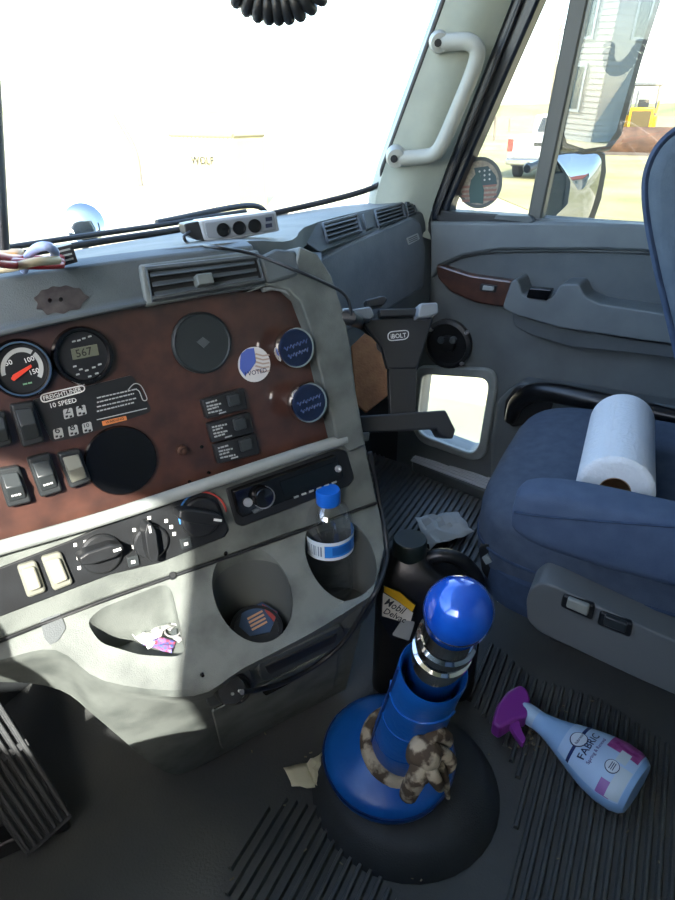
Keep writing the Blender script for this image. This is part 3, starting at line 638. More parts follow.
# power plug and its cable
pl_ = thing('power_plug', 'black round power plug in the lower console socket', 'plug', FACE.p(232, 691, .02))
PG = Pl(FACE.p(232, 691, .006), NH * .75 + Z1 * .6)
disc('body', 232, 690, 14.5, PG, [(.8, .002), (.85, .012), (1, .016), (1, .026), (.9, .031), (.01, .032)], BLACK, pl_, seg=26)
P = FACE.p(236, 697, .045)
for x, y in ((233, 694), (240, 691)): disc('indicator', x, y, 1.6, PG, [(1, .031), (.9, .034), (.01, .0345)], WPRINT, pl_, seg=8)
tube('socket_ring', [FACE.p(232 + 17 * math.cos(a), 688 - 15 * math.sin(a), .006) for a in [2 * math.pi * k / 20 for k in range(20)]], .003, BLACK, dash, 6, closed=True)
cab = [FACE.p(242, 692, .032), FACE.p(256, 690, .028), FACE.p(285, 682, .022), FACE.p(318, 664, .016), FACE.p(345, 640, .013), LIP.p(368, 604, .006), LIP.p(379, 585, .004), LEDGE.p(387, 556, .002), LEDGE.p(385, 530, .003), PANEL.p(380, 505, .006), PANEL.p(376, 480, .006), PANEL.p(370, 452, .010)]
tag(tube('power_cable', cab, .0032, BLACK, None, 8), 'thin black cable running along the right edge of the console', 'cable')

# USB and lighter socket splitter on the dash top
UP_ = Pl(Dp(236, 232, .87), V((-.62, -.77, .10)))
us = thing('socket_splitter', 'grey three socket power splitter with USB ports on the dash top', 'power splitter', UP_.p(236, 242))
SPL = mat('splitter grey', '8d9295', .35)
poly('body', [(199, 221), (276, 211), (280, 231), (222, 242), (205, 241)], UP_, 0, .045, SPL, us, .004, 3)
poly('front_plate', [(204, 223), (274, 213), (277, 229.5), (221, 239), (208, 238)], UP_, .002, .004, mat('splitter front', '6f757a', .35), us, .001, 2)
for x, y in ((223.5, 230), (239.5, 228), (255, 226)):
    s = disc('socket', x, y, 6.6, UP_, [(1, .002), (1, .005), (.86, .005), (.84, .003), (.01, .0025)], BLACKG, us, seg=22)
for y in (219.5, 226): poly('usb_port', [(265.5, y - 2), (272, y - 3), (272.4, y + 1), (266, y + 2)], UP_, .0035, .002, mat('usb blue black', '1b2438', .4), us)
poly('end_cap', [(184, 224), (199, 221), (205, 241), (196, 240), (186, 234)], UP_, -.004, .036, BLACK, us, .004, 2)
tube('cable', [UP_.p(190, 232, .002), UP_.p(184, 237, .012), UP_.p(190, 244, .02), BAND.p(212, 247, .010), BAND.p(240, 251, .009), BAND.p(262, 257, .012), PANEL.p(300, 272, .046), PANEL.p(325, 283, .034), PANEL.p(343, 293, .030), PANEL.p(350, 306, .028), PANEL.p(351, 325, .024)], .002, BLACK, us, 8)

# tablet holder
HB = mat('holder black', '26292c', .42); HG = mat('holder edge grey', '787d80', .4)
HO = Pl(Dp(402, 372, .95), V((-.72, -.52, .46)))
th_ = thing('tablet_holder', 'black tablet holder bracket mounted beside the dashboard', 'tablet holder', HO.p(400, 440))
poly('plate', [(362, 319), (434, 316), (421, 358), (417, 369), (387, 369), (381, 346), (366, 328)], HO, 0, .012, HB, th_, .003)
poly('top_rail', [(379, 309), (417, 308), (419, 315), (380, 317)], HO, .006, .016, HB, th_, .002)
poly('jaw', [(352, 309), (371, 306), (375, 316), (370, 320), (355, 320)], HO, .022, .032, HG, th_, .003)
poly('jaw', [(420, 303), (438, 302), (439, 313), (430, 317), (417, 318)], HO, .022, .032, HG, th_, .003)
poly('clamp_knob', [(365, 300), (384, 295), (388, 299), (384, 305), (368, 308)], HO, -.005, .02, HB, th_, .003, 2)
poly('neck', [(388, 362), (417, 362), (416, 418), (390, 420)], HO, -.002, .012, HB, th_, .002)
poly('bottom_shelf', [(359, 416), (446, 410), (456, 430), (453, 439), (441, 437), (437, 429), (354, 434)], HO, .024, .036, HB, th_, .003)
poly('shelf_lip', [(354, 433), (370, 432), (369, 441), (355, 442)], HO, .028, .01, HG, th_, .002)
ring2('logo_ring', [(388, 332), (409, 330), (408, 339), (388, 341)], HO, .0006, 1.0, WHITE, th_)
ptext('logo', 'iBOLT', (391, 338.6), (406.5, 337.2), HO, .0006, WHITE, th_, 1.05)
tube('arm', [HO.p(384, 335, -.012), HO.p(372, 330, -.03), HO.p(360, 322, -.03), PANEL.p(350, 318, .014), PANEL.p(346, 316, .008)], .010, BLACK, th_, 10)
tube('ball_joint', [HO.p(384, 345, -.010), HO.p(386, 345, -.024)], .012, BLACK, th_, 10)

# loose wiring and black boxes on the dash, left end
WZ = ta[1].z - .655
def topz(x, y, z=.672): return Zp(x, y, z + WZ)
wr = thing('wire_bundle', 'tangle of red and tan wires on the dash at the windshield', 'wires', topz(25, 268, .655))
RW = mat('red wire', 'b0242a', .4); TW = mat('tan connector', 'c99a5e', .5); BW = mat('blue wire', 'a3b4da', .4)
for dx, dz, r_ in ((0, .0, .0035), (3, .012, .003), (-4, .02, .003)):
    tube('red_wire', [topz(-45, 262 + dx, .70 + dz), topz(-12, 259 + dx, .695 + dz), topz(12, 262 + dx, .685), topz(45, 263 + dx, .675), topz(62, 262 + dx, .67)], r_, RW, wr, 8)
tube('tan_wire', [topz(-30, 272, .675), topz(8, 268, .68), topz(35, 262, .685), topz(58, 260, .68)], .0035, mat('cream wire', 'd2c3a0', .5), wr, 8)
for x, y in ((5, 270), (17, 268)): box('connector', topz(x, y, .662), .022, .014, .016, TW, wr, .6, .003)
tube('blue_wire_loop', [topz(24, 270, .665), topz(25, 262, .675), topz(34, 250, .69), topz(46, 246, .695), topz(54, 251, .688), topz(54, 259, .675), topz(46, 265, .668)], .0038, BW, wr, 10)
bb = thing('relay_box', 'small black slotted electronic box beside the blue wire loop', 'electronic box', topz(66, 262, .665))
BXP = Pl(topz(66, 262, .665), V((-.62, -.77, .1)))
poly('case', [(52, 249), (72, 244), (78, 262), (56, 268)], BXP, 0, .03, BLACK, bb, .002, 1)
for k in range(3): poly('slot', [(56 + 1.6 * k, 251.5 + 4.8 * k), (70 + 1.6 * k, 248 + 4.8 * k), (70.6 + 1.6 * k, 249.8 + 4.8 * k), (56.6 + 1.6 * k, 253.3 + 4.8 * k)], BXP, .001, .002, GREY_L, bb)

# ------------------------------------------------------------------ passenger seat
SEATM = mat('blue seat cloth', '3a4759', .85, col2='455263', scale=60, bump=.4, bscale=900)
SEATD = mat('dark blue seat cloth', '2a3a52', .85, col2='33455f', scale=60, bump=.4, bscale=900)
seat = thing('passenger_seat', 'blue cloth passenger seat with padded armrest', 'seat', (.99, -.1, 0))
vs, fs = rbox((.992, -.075, .277), V((.232, 0, 0)), V((0, .262, 0)), V((0, 0, .083)), .42, 40, 24); mk('cushion', vs, fs, SEATM, seat)
vs, fs = rbox((.985, -.09, .215), V((.232, 0, 0)), V((0, .255, 0)), V((0, 0, .045)), .35, 36, 14); mk('cushion_skirt', vs, fs, SEATD, seat)
tube('cushion_piping', [V((.992, -.075, .287)) + V((.2315 * math.copysign(abs(math.cos(a)) ** .42, math.cos(a)), .2615 * math.copysign(abs(math.sin(a)) ** .42, math.sin(a)), -.02)) for a in [2 * math.pi * k / 48 for k in range(48)]], .003, SEATD, seat, 6, n=1, closed=True)
prof = [(-.13, .34), (-.09, .45), (-.055, .54), (-.02, .62), (.012, .69), (.036, .75), (.043, .79), (.03, .822), (-.01, .845), (-.07, .85), (-.13, .81), (-.18, .6), (-.22, .34)]
bk = prism('backrest', crom([(.80, y, z) for y, z in prof], 3, True), (.42, 0, 0), mat('grey blue backrest cloth', '4f5d6b', .85, col2='465463', scale=60, bump=.4, bscale=900), seat, .035, 5)
tube('backrest_piping', [V((.808, y * .985, z)) + V((0, .0, 0)) for y, z in prof], .004, SEATD, seat, 6, closed=True)
vs, fs = rbox((.705, -.095, .408), V((.034, 0, 0)), V((0, .205, 0)), V((0, 0, .043)), .45, 28, 16); mk('armrest', vs, fs, mat('worn blue cloth', '44546b', .85, col2='3a4a62', scale=40, bump=.4, bscale=900), seat)
tube('armrest_seam', [Xp(x, y, .672) for x, y in [(514, 512), (540, 516), (600, 521), (690, 528)]], .0016, SEATD, seat, 6)
prism('armrest_bracket', [(.735, -.20, .25), (.735, -.28, .25), (.735, -.28, .40), (.735, -.20, .40)], (.03, 0, 0), BLACK, seat, .004)
SIDE = Pl((.715, 0, 0), V((-1, 0, 0)))
poly('side_shield', [(526, 600), (530, 589), (541, 582), (556, 587), (620, 617), (700, 652), (700, 706), (640, 680), (538, 632), (527, 620)], SIDE, 0, .05, mat('seat shield grey', '636767', .55, bump=.2, bscale=800), seat, .008, 5, 3)
for px, M_ in (([(563, 595), (595, 607), (592, 621), (560, 607)], mat('pale rocker', '8d9088', .35)), ([(600, 612), (633, 625), (630, 638), (597, 625)], SWR)):
    s = poly('seat_switch', px, SIDE, .005, .01, BLACK, seat, .002, 3)
    P = [V(q) for q in px]; c = (P[0] + P[1] + P[2] + P[3]) / 4
    poly('rocker', [tuple(c.lerp(q, .68)) for q in P], SIDE, .010, .008, M_, s, .002, 2)
box('suspension_base', (1.06, -.12, 0), .26, .34, .19, BLACK, seat, 0, .01)
mp = Pl((.79, 0, 0), V((-1, 0, 0)))
poly('slide_mechanism', [(478, 548), (492, 543), (510, 562), (535, 585), (545, 600), (528, 596), (496, 590), (482, 572)], mp, 0, .05, BLACK, seat, .004, 3)
poly('slide_rail', [(492, 586), (524, 592), (524, 598), (498, 598)], Pl((0, 0, .10), Z1), 0, .01, STEEL, seat, .001)
poly('adjuster_tag', [(482, 558), (487, 555), (492, 562), (486, 565)], Pl((.785, 0, 0), V((-1, 0, 0))), .002, .004, GREY_L, seat)

# paper towel roll on the seat
PT_ = mat('paper towel', 'd6d9da', .9, bump=.9, bscale=160)
ra, rb = V((.790, .0, .409)), V((1.05, .014, .395)); L_ = (rb - ra).length
roll = thing('paper_towel_roll', 'white paper towel roll lying on the blue seat cushion', 'paper towel', (.92, .004, .359))
r_ = .0485; lathe_ = [(.020, 0), (.040, -.001), (r_ - .004, .0), (r_, .004), (r_, L_ - .004), (r_ - .004, L_), (.020, L_)]
vs, fs = lathe_vf(ra, rb - ra, lathe_, 40); fs = fs[:-2]; n_ = 40
fs += [[k, (k + 1) % n_, 6 * n_ + (k + 1) % n_, 6 * n_ + k] for k in range(n_)]
mk('roll', vs, fs, PT_, roll)
tubev, tubef = lathe_vf(ra, rb - ra, [(.0198, .001), (.0198, L_ - .001), (.0185, L_ - .001), (.0185, .001)], 24); tubef = tubef[:-2] + [[k, (k + 1) % 24, 72 + (k + 1) % 24, 72 + k] for k in range(24)]
mk('core', tubev, tubef, mat('cardboard core', '9a7c58', .8), roll)
ev = [ra + (rb - ra) * t + V((0, math.cos(a), math.sin(a))) * (r_ + .0008) for t, a in ((.02, R(62)), (.98, R(62)), (.98, R(70)), (.02, R(70)))]
mk('loose_edge', ev, [[0, 1, 2, 3]], PT_, roll, smooth=0)

# ------------------------------------------------------------------ gear shifter
BL = mat('blue vinyl', '0d4f9a', .32, col2='1158a6', scale=20, bump=.25, bscale=120)
sh = thing('gear_shifter', 'gear shifter with blue padded sleeve and glossy blue ball knob', 'gear shifter', Zp(390, 770, 0))
c0 = Zp(398, 768, .03); c0.z = 0
ell = lambda r, z, k=1.25: [c0 + U2 * 0 + V((math.cos(a) * r, math.sin(a) * r * k * .8, z)) for a in [2 * math.pi * i / 36 for i in range(36)]]
U2 = V((1, 0, 0))
lathe('floor_mound', c0 + V((.0, -.012, 0)), Z1, [(.132, 0), (.126, .012), (.114, .030), (.104, .038), (.01, .040)], RUBBER, sh, 36)
bx_ = V((-.10, -.06, 1)).normalized(); bo = Zp(389, 750, .075)
lathe('boot', bo - bx_ * .03, bx_, [(.080, -.008), (.087, .008), (.090, .020), (.087, .030), (.076, .038), (.06, .044), (.048, .050), (.03, .06)], BL, sh, 40)
tube('boot_stitching', [bo - bx_ * .03 + bx_ * .024 + (frame_of(bx_)[0] * math.cos(a) + frame_of(bx_)[1] * math.sin(a)) * .0895 for a in [2 * math.pi * k / 40 for k in range(40)]], .002, mat('dark blue vinyl', '082a60', .4), sh, 6, n=1, closed=True)
BTP = Pl(bo - bx_ * .03, bx_)
tube('boot_fold', [BTP.p(x, y, h) for x, y, h in [(338, 716, .026), (343, 726, .033), (352, 742, .040), (364, 752, .043)]], .0035, BL, sh, 8)
tube('boot_fold', [BTP.p(x, y, h) for x, y, h in [(348, 735, .036), (362, 738, .041), (372, 744, .044)]], .003, BL, sh, 8)
s0 = Zp(400, 748, .085); s1 = Dp(458.5, 611, .615); ax = (s1 - s0); AL = ax.length; ax.normalize()
lathe('sleeve', s0, ax, [(.036, -.01), (.040, .0), (.0415, .03), (.041, .08), (.039, .15), (.037, AL * .58), (.0375, AL * .66), (.0360, AL * .67), (.0335, AL * .655), (.033, AL * .48), (.01, AL * .48)], BL, sh, 36)
fu, fv, _ = frame_of(ax)
q = (CAM - s0); q = (q - ax * q.dot(ax)).normalized(); q2 = ax.cross(q)
for t_ in (.18, .36, .52): tube('sleeve_fold', [s0 + ax * AL * t_ + (q * math.cos(R(a)) + q2 * math.sin(R(a))) * (.0412 - .005 * t_) + ax * .006 * math.sin(R(a * 2)) for a in range(-80, 90, 20)], .0016, BL, sh, 6)
tube('sleeve_seam', [s0 + ax * AL * t_ + (q * math.cos(R(62)) - q2 * math.sin(R(62))) * (.0418 - .0055 * t_) for t_ in (.02, .2, .4, .67)], .0018, mat('dark blue vinyl', '082a60', .4), sh, 6)
lathe('collar', s0, ax, [(.022, AL * .5), (.027, AL * .60), (.0285, AL * .74), (.0285, AL * .77), (.0305, AL * .775), (.0305, AL * .795), (.027, AL * .80), (.027, AL * .825), (.0298, AL * .83), (.0298, AL * .858), (.0265, AL * .866), (.0265, AL * .93)], CHROME, sh, 36)
kb = [(.0005, -.0325)] + [(.0325 * math.cos(R(a)), .0325 * math.sin(R(a))) for a in range(-80, 90, 8)] + [(.0005, .0325)]
lathe('knob', s1, ax, kb, mat('blue pearl', '0846b4', .15, .15, col2='1f68d4', scale=22, coat=1.0), sh, 40)

CAMO = mat('camo cloth', '4a3d2e', .9, col2='a89c84', scale=45, lo=.45, hi=.55, bump=.5, bscale=300)
bd = thing('bandana', 'camouflage bandana knotted around the foot of the blue shifter sleeve', 'bandana', Zp(410, 770, .09))
ring = [s0 + ax * .014 + (fu * math.cos(a) + fv * math.sin(a)) * .0465 + ax * .005 * math.sin(2 * a) for a in [2 * math.pi * k / 20 for k in range(20)]]
tube('band', ring, .010, CAMO, bd, 10, n=2, closed=True)
K0 = Dp(424, 754, .80)
def lobe(name, pts, r): tube(name, [Dp(x, y, t) for x, y, t in pts], r, CAMO, bd, 12, 4)
vs, fs = rbox(K0, (q2 * .020), (ax * .022), (q * .018), .8, 18, 12); mk('knot', vs, fs, CAMO, bd)
def taper(n, a, b): return [a + (b - a) * abs(2 * k / (n - 1) - 1) ** 2 for k in range(n)]
lobe('loop', [(421, 748, .80), (431, 738, .79), (440, 734, .80), (446, 740, .82), (438, 748, .82), (428, 752, .81)], taper(21, .009, .006))
lobe('loop', [(428, 752, .80), (440, 752, .80), (450, 760, .82), (446, 768, .83), (434, 764, .82)], taper(17, .008, .006))
lobe('tail', [(420, 760, .80), (418, 774, .80), (412, 786, .82), (407, 798, .84)], [.010 + .002 * math.sin(k / 12 * 3.1) - .006 * (k > 11) for k in range(13)])
lobe('tail', [(426, 762, .80), (432, 774, .80), (438, 784, .82), (440, 788, .84)], [.010 - .0004 * k for k in range(13)])
lobe('tail', [(432, 756, .81), (442, 770, .82), (446, 784, .84), (448, 798, .86)], [.008 - .00045 * k for k in range(13)])

# ------------------------------------------------------------------ oil jug
jc = Dp(410, 540, .96); jd = V((.36, -.93, 0)).normalized(); jn = V((-.93, -.36, 0)).normalized()
JB = mat('jug black', '141517', .35, bump=.1, bscale=200)
jug = thing('oil_jug', 'black plastic oil jug with black cap standing between console and seat', 'oil jug', (jc.x, jc.y, 0))
jz = jc.z - .022
body = []
def jrow(z, a0, a1, d, o=0): # cross-section from a0 to a1 along jd, half depth d
    ca, ha = (a0 + a1) / 2, (a1 - a0) / 2
    return [V((jc.x, jc.y, z)) + jd * (ca + ha * math.copysign(abs(math.cos(t)) ** .5, math.cos(t))) + jn * (d * math.copysign(abs(math.sin(t)) ** .5, math.sin(t)) + o) for t in [2 * math.pi * k / 28 for k in range(28)]]
sec = [jrow(0.001, -.042, .112, .046), jrow(.006, -.048, .118, .050), jrow(jz * .62, -.048, .118, .050), jrow(jz * .80, -.044, .100, .046), jrow(jz * .92, -.036, .05, .036), jrow(jz - .008, -.026, .03, .028), jrow(jz, -.022, .022, .022)]
vs = [p for r in sec for p in r]; fs = [[i * 28 + k, i * 28 + (k + 1) % 28, (i + 1) * 28 + (k + 1) % 28, (i + 1) * 28 + k] for i in range(6) for k in range(28)] + [list(range(28)), list(range(6 * 28, 7 * 28))]
mk('body', vs, fs, JB, jug)
lathe('cap', V((jc.x, jc.y, jz - .004)), Z1, [(.025, 0), (.026, .004), (.0255, .026), (.0235, .029), (.01, .0292), (.001, .0292)], mat('jug cap', '15201f', .4), jug, 26)
J3 = lambda a, z, o=0: V((jc.x, jc.y, 0)) + jd * a + jn * o + Z1 * z
tube('handle', [J3(.018, jz * .93), J3(.045, jz * .99), J3(.078, jz * .96), J3(.104, jz * .84), J3(.112, jz * .66)], .011, JB, jug, 12)
JL = Pl(J3(0, 0, .052), jn)
lab = poly('label', [(383, 586), (399, 592), (416, 606), (414, 634), (392, 640), (380, 620)], JL, 0, .003, mat('label black', '101113', .3), jug)
poly('label_yellow', [(384, 586.5), (400, 592.5), (415, 606), (412, 612), (399, 602), (384, 592)], JL, .0008, .001, mat('label yellow', 'd0a51f', .5), lab)
poly('label_white', [(383, 593), (398, 602), (413, 613), (410, 624), (396, 620), (382, 616)], JL, .0008, .001, mat('label white', 'c9c9c2', .5), lab)
ptext('lettering', 'Mobil', (384, 604), (402, 614), JL, .0016, mat('label ink', '16202e', .5), lab, 1.3)
ptext('lettering', 'Delvac', (383, 613), (404, 623), JL, .0020, MATS['label ink'], lab, 1.2)
poly('label_silver', [(402, 620), (415, 622), (409, 641), (392, 635)], JL, .0012, .001, mat('label silver', '8f9698', .3), lab, 0, 2)

# ------------------------------------------------------------------ spray bottle on the floor
fb0 = Zp(536, 719, .036); fb1 = Zp(637, 789, .036); fax = (fb1 - fb0); FL = fax.length; fax.normalize(); fsd = Z1.cross(fax).normalized()
FEB = mat('spray bottle blue', '93bbe4', .3, coat=.3)
fr = thing('spray_bottle', 'pale blue fabric spray bottle with purple trigger lying on the floor mat', 'spray bottle', fb0.lerp(fb1, .5) - Z1 * .036)
prof_ = [(0, .0145, .0145), (.03, .015, .015), (.10, .0165, .016), (.22, .022, .020), (.36, .031, .026), (.50, .040, .031), (.64, .0475, .034), (.78, .0515, .0352), (.90, .050, .0355), (.97, .045, .034), (1.0, .040, .030)]
def fbp(t, a):
    for (t0, w0, d0), (t1, w1, d1) in zip(prof_, prof_[1:]):
        if t <= t1 or t1 == 1.0:
            k = max(0, min(1, (t - t0) / (t1 - t0))); w_, d_ = w0 + (w1 - w0) * k, d0 + (d1 - d0) * k; break
    return fb0 + fax * FL * t + fsd * w_ * math.cos(a) + Z1 * (d_ * math.sin(a))
NS = 32; TS = [k / 30 for k in range(31)]
vs = [fbp(t, 2 * math.pi * k / NS) for t in TS for k in range(NS)]; fs = [[i * NS + k, i * NS + (k + 1) % NS, (i + 1) * NS + (k + 1) % NS, (i + 1) * NS + k] for i in range(30) for k in range(NS)] + [list(range(NS)), list(range(30 * NS, 31 * NS))]
mk('body', vs, fs, FEB, fr)
def decal(name, t0, t1, a0, a1, M, n=8, lift=.0004, par=None):
    g_ = [[fbp(t0 + (t1 - t0) * i / n, R(a0 + (a1 - a0) * j / n)) for j in range(n + 1)] for i in range(n + 1)]
    c = fb0.lerp(fb1, .5); out = []
    for i, r in enumerate(g_):
        for p in r:
            k = (p - fb0).dot(fax); o_ = fb0 + fax * k; out.append(p + (p - o_).normalized() * lift)
    return mk(name, out, [[i * (n + 1) + j, i * (n + 1) + j + 1, (i + 1) * (n + 1) + j + 1, (i + 1) * (n + 1) + j] for i in range(n) for j in range(n)], M, par or fr)
decal('label', .33, .955, 12, 168, mat('bottle label', 'b2cfec', .35), 14)
decal('label_band', .435, .465, 12, 168, mat('label navy', '1b2f66', .4), 14, .0008)
decal('label_flower_field', .66, .94, 30, 84, mat('label magenta', '8c2f78', .4, col2='b86aa6', scale=90), 10, .0008)
decal('label_flower_field', .76, .88, 136, 166, mat('label mauve', '9a6aae', .4), 8, .0008)
decal('label_tag', .84, .95, 104, 164, mat('label pale', 'c3d3dc', .4), 8, .0009)
decal('label_tag', .78, .87, 76, 100, MATS['label pale'], 8, .0010)
# badge circle and lettering on the upper side of the bottle
def fdot(t, w_, lift=.0012):
    for (t0, w0, d0), (t1, w1, d1) in zip(prof_, prof_[1:]):
        if t <= t1:
            k = (t - t0) / (t1 - t0); W_, D_ = w0 + (w1 - w0) * k, d0 + (d1 - d0) * k; break
    return fb0 + fax * FL * t + fsd * w_ + Z1 * (D_ * math.sqrt(max(0, 1 - (w_ / W_) ** 2)) + lift)
def fdisc(name, t, w_, r, M, lift):
    pts = [fdot(t, w_, lift)] + [fdot(t + r * math.cos(a) / FL, w_ + r * math.sin(a), lift) for a in [2 * math.pi * k / 24 for k in range(24)]]
    return mk(name, pts, [[0, 1 + k, 1 + (k + 1) % 24] for k in range(24)], M, fr)
INK = mat('label ink navy', '1d2a55', .5)
fdisc('badge_ring', .45, -.010, .0118, INK, .0016); bdg = fdisc('badge', .45, -.010, .0105, mat('badge white', 'cfdbe6', .4), .0020)
sgn = 1 if (fsd.dot(UP) > 0) else -1
def flet(s, t, w0, w1, M, ys=1.0): text('lettering', s, None, None, None, M, fr, fn=lambda x, y: fdot(t - y * ys * (w1 - w0) * sgn_t / FL * 1.0, w0 + (w1 - w0) * x, .0024))
sgn_t = 1
flet('febreze', .463, -.0185, -.001, INK); flet('FABRIC', .575, -.032, .012, INK); flet('Spring & Renewal', .632, -.034, .012, mat('label ink mauve', '5a3f86', .5))
fdisc('seal_ring', .79, -.020, .0095, INK, .0018); fdisc('seal', .79, -.020, .0085, MATS['badge white'], .0022)
for k in range(3): mk('print_line', [fdot(.772 + .016 * k + dt, w_, .0026) for dt, w_ in ((0, -.0255), (0, -.0145), (.007, -.0145), (.007, -.0255))], [[0, 1, 2, 3]], INK, fr, smooth=0)
PUR = mat('trigger purple', '8a3a98', .3)
lathe('neck_collar', fb0 - fax * .032, fax, [(.0115, -.004), (.0125, 0), (.0150, .012), (.0155, .026), (.015, .034)], mat('collar blue', 'a9c4dc', .35), fr, 22)
h0 = Zp(526, 712, .036)
head = [(0, -.0105), (.020, -.014), (.048, -.012), (.050, -.004), (.046, .006), (.022, .010), (.0, .0105)]
hd = -fax; hs = fsd
hp = lambda a, b: h0 + hd * a + hs * b
HS = Pl((0, 0, .046), Z1)
poly('spray_head', [(527, 688), (531, 700), (527, 716), (516, 718), (500, 728), (492, 722), (497, 704), (508, 690), (520, 684)], HS, .004, .026, PUR, fr, .007, 3, 4)
poly('trigger', [(509, 708), (517, 712), (521, 728), (526, 739), (523, 744), (515, 734), (508, 722)], HS, -.004, .010, PUR, fr, .003, 2, 3)

# ------------------------------------------------------------------ water bottle in the cup holder
wbz = cB.z - .083; b0 = Zp(331, 592, wbz); b1 = Dp(328, 489, .80); wax = (b1 - b0); WL = wax.length; wax.normalize()
wbt = thing('water_bottle', 'clear plastic water bottle with blue cap in the right cup holder', 'water bottle', b0)
def clear(name):
    return glass(name, (.93, .95, .96), .16, .06)
S_ = WL / .2
wp = [(.004, .004), (.022, .0), (.029, .004), (.0305, .012), (.0285, .018), (.0305, .024), (.0305, .034), (.0285, .040), (.0305, .047), (.030, .06), (.027, .078), (.0305, .086), (.0315, .092), (.0315, .128), (.031, .138), (.029, .152), (.024, .166), (.017, .174), (.0135, .178), (.0135, .186)]
lathe('bottle', b0, wax, [(r, h * S_) for r, h in wp], clear('clear plastic'), wbt, 36)
lathe('water', b0, wax, [(.004, .006 * S_), (.021, .002 * S_), (.027, .006 * S_), (.028, .03 * S_), (.027, .055 * S_), (.026, .060 * S_), (.001, .060 * S_)], clear('water'), wbt, 28)
lathe('cap', b0, wax, [(.0150, .176 * S_), (.0155, .178 * S_), (.0155, .196 * S_), (.0145, .1995 * S_), (.001, .2 * S_)], mat('cap blue', '1463c8', .35), wbt, 28)
wu, wv, _ = frame_of(wax); wq = CAM - b0; wq = (wq - wax * wq.dot(wax)).normalized(); wq2 = wax.cross(wq)
def wlab(name, h0_, h1_, a0, a1, M, r=.0319, par=None):
    n = max(3, int((a1 - a0) / 10)); pts = [b0 + wax * h * S_ + (wq * math.cos(R(a0 + (a1 - a0) * k / n)) + wq2 * math.sin(R(a0 + (a1 - a0) * k / n))) * r for h in (h0_, h1_) for k in range(n + 1)]
    return mk(name, pts, [[k, k + 1, n + 2 + k, n + 1 + k] for k in range(n)], M, par or wbt)
wlb = wlab('label', .094, .127, -180, 180, mat('water label blue', '2f7fd0', .4))
wlab('label_stripe', .094, .099, -180, 180, mat('water label white', 'c8d4dc', .4), .0321, wlb); wlab('label_stripe', .121, .127, -180, 180, MATS['water label white'], .0321, wlb)
wlab('label_panel', .0985, .1215, -78, -12, MATS['water label white'], .0321, wlb); wlab('label_panel', .103, .118, 6, 60, mat('water label deep', '1b5fb0', .4), .0321, wlb)
for k in range(9): wlab('barcode_bar', .101, .119, -70 + 6 * k, -68 + 6 * k + (k % 3), mat('label grey', '6d7f92', .5), .0323, wlb)

# ------------------------------------------------------------------ things in the tray and the other cup holder
tzb = tz - .012
tray = Pl((0, 0, tzb), Z1)
pk = thing('candy_wrapper', 'crumpled blue and red foil wrapper in the console tray', 'wrapper', tray.p(155, 640))
def crumple(name, px, z, amp, M, par, n=9, seed=1):
    rg_ = random.Random(seed); P = [V(q) for q in px]; vs = []
    for i in range(n):
        for j in range(n):
            a = P[0].lerp(P[1], j / (n - 1)); b = P[3].lerp(P[2], j / (n - 1)); c = a.lerp(b, i / (n - 1)); w3 = Zp(c.x, c.y, z); vs.append(w3 + V((rg_.uniform(-1, 1) * amp * .4, rg_.uniform(-1, 1) * amp * .4, abs(rg_.gauss(0, 1)) * amp)))
    fs = [[i * n + j, i * n + j + 1, (i + 1) * n + j + 1, (i + 1) * n + j] for i in range(n - 1) for j in range(n - 1)]
    o = mk(name, vs, fs, M, par, smooth=25, fix=False); sd = o.modifiers.new('thick', 'SOLIDIFY'); sd.thickness = .0006; return o
crumple('foil', [(126, 634), (150, 620), (172, 628), (148, 650)], tzb + .003, .004, mat('foil white', 'c8cac6', .35, .3), pk, 8, 2)
crumple('printed_side', [(143, 646), (152, 638), (176, 642), (172, 654)], tzb + .002, .002, mat('foil print', '2f66a8', .4, col2='a03a34', scale=220), pk, 7, 3)
lathe_c = thing('bottle_cap', 'small cream bottle cap in the console tray', 'cap', tray.p(131, 624))
lathe('shell', tray.p(131, 624) + Z1 * .001, V((-.2, -.3, 1)), [(.0078, 0), (.008, .004), (.0075, .006), (.0055, .0062), (.005, .0045), (.001, .0045)], mat('cream plastic', 'c9c4a0', .5), lathe_c, 18)
ky = thing('key_ring', 'metal key ring with small pieces in the tray corner', 'key ring', tray.p(174, 634))
kc = tray.p(173, 633) + Z1 * .004
tube('ring', [kc + V((math.cos(a), math.sin(a), .2 * math.sin(a))) * .009 for a in [2 * math.pi * k / 16 for k in range(16)]], .0012, STEEL, ky, 6, n=1, closed=True)
for k in range(3): box('tag', tray.p(171 + 3.5 * k, 628 + 6 * k) + Z1 * .001, .011, .007, .002, [STEEL, GREY_D, STEEL][k], ky, .7 * k, .001)
cbz = cA.z - .083
tn = thing('round_tin', 'round dark tin with red and blue label in the left cup holder', 'tin', V((cA.x, cA.y, cbz)))
ta_ = V((-.16, -.25, 1)).normalized(); tc_ = V((cA.x + .002, cA.y + .002, cbz + .014))
lathe('tin', tc_, ta_, [(.031, -.004), (.0325, 0), (.0325, .014), (.031, .016), (.027, .0165), (.0268, .0145), (.001, .0145)], BLACK, tn, 32)
TP = Pl(tc_ + ta_ * .0146, ta_)
lt = poly('label', [(242, 612), (262, 602), (278, 612), (270, 632), (250, 636), (239, 626)], TP, .0006, .0006, mat('tin label', '2f4560', .4), tn)
poly('label_red', [(262, 604), (277, 612), (274, 622), (266, 612)], TP, .0012, .0006, mat('tin red', '8c3a36', .4), lt)
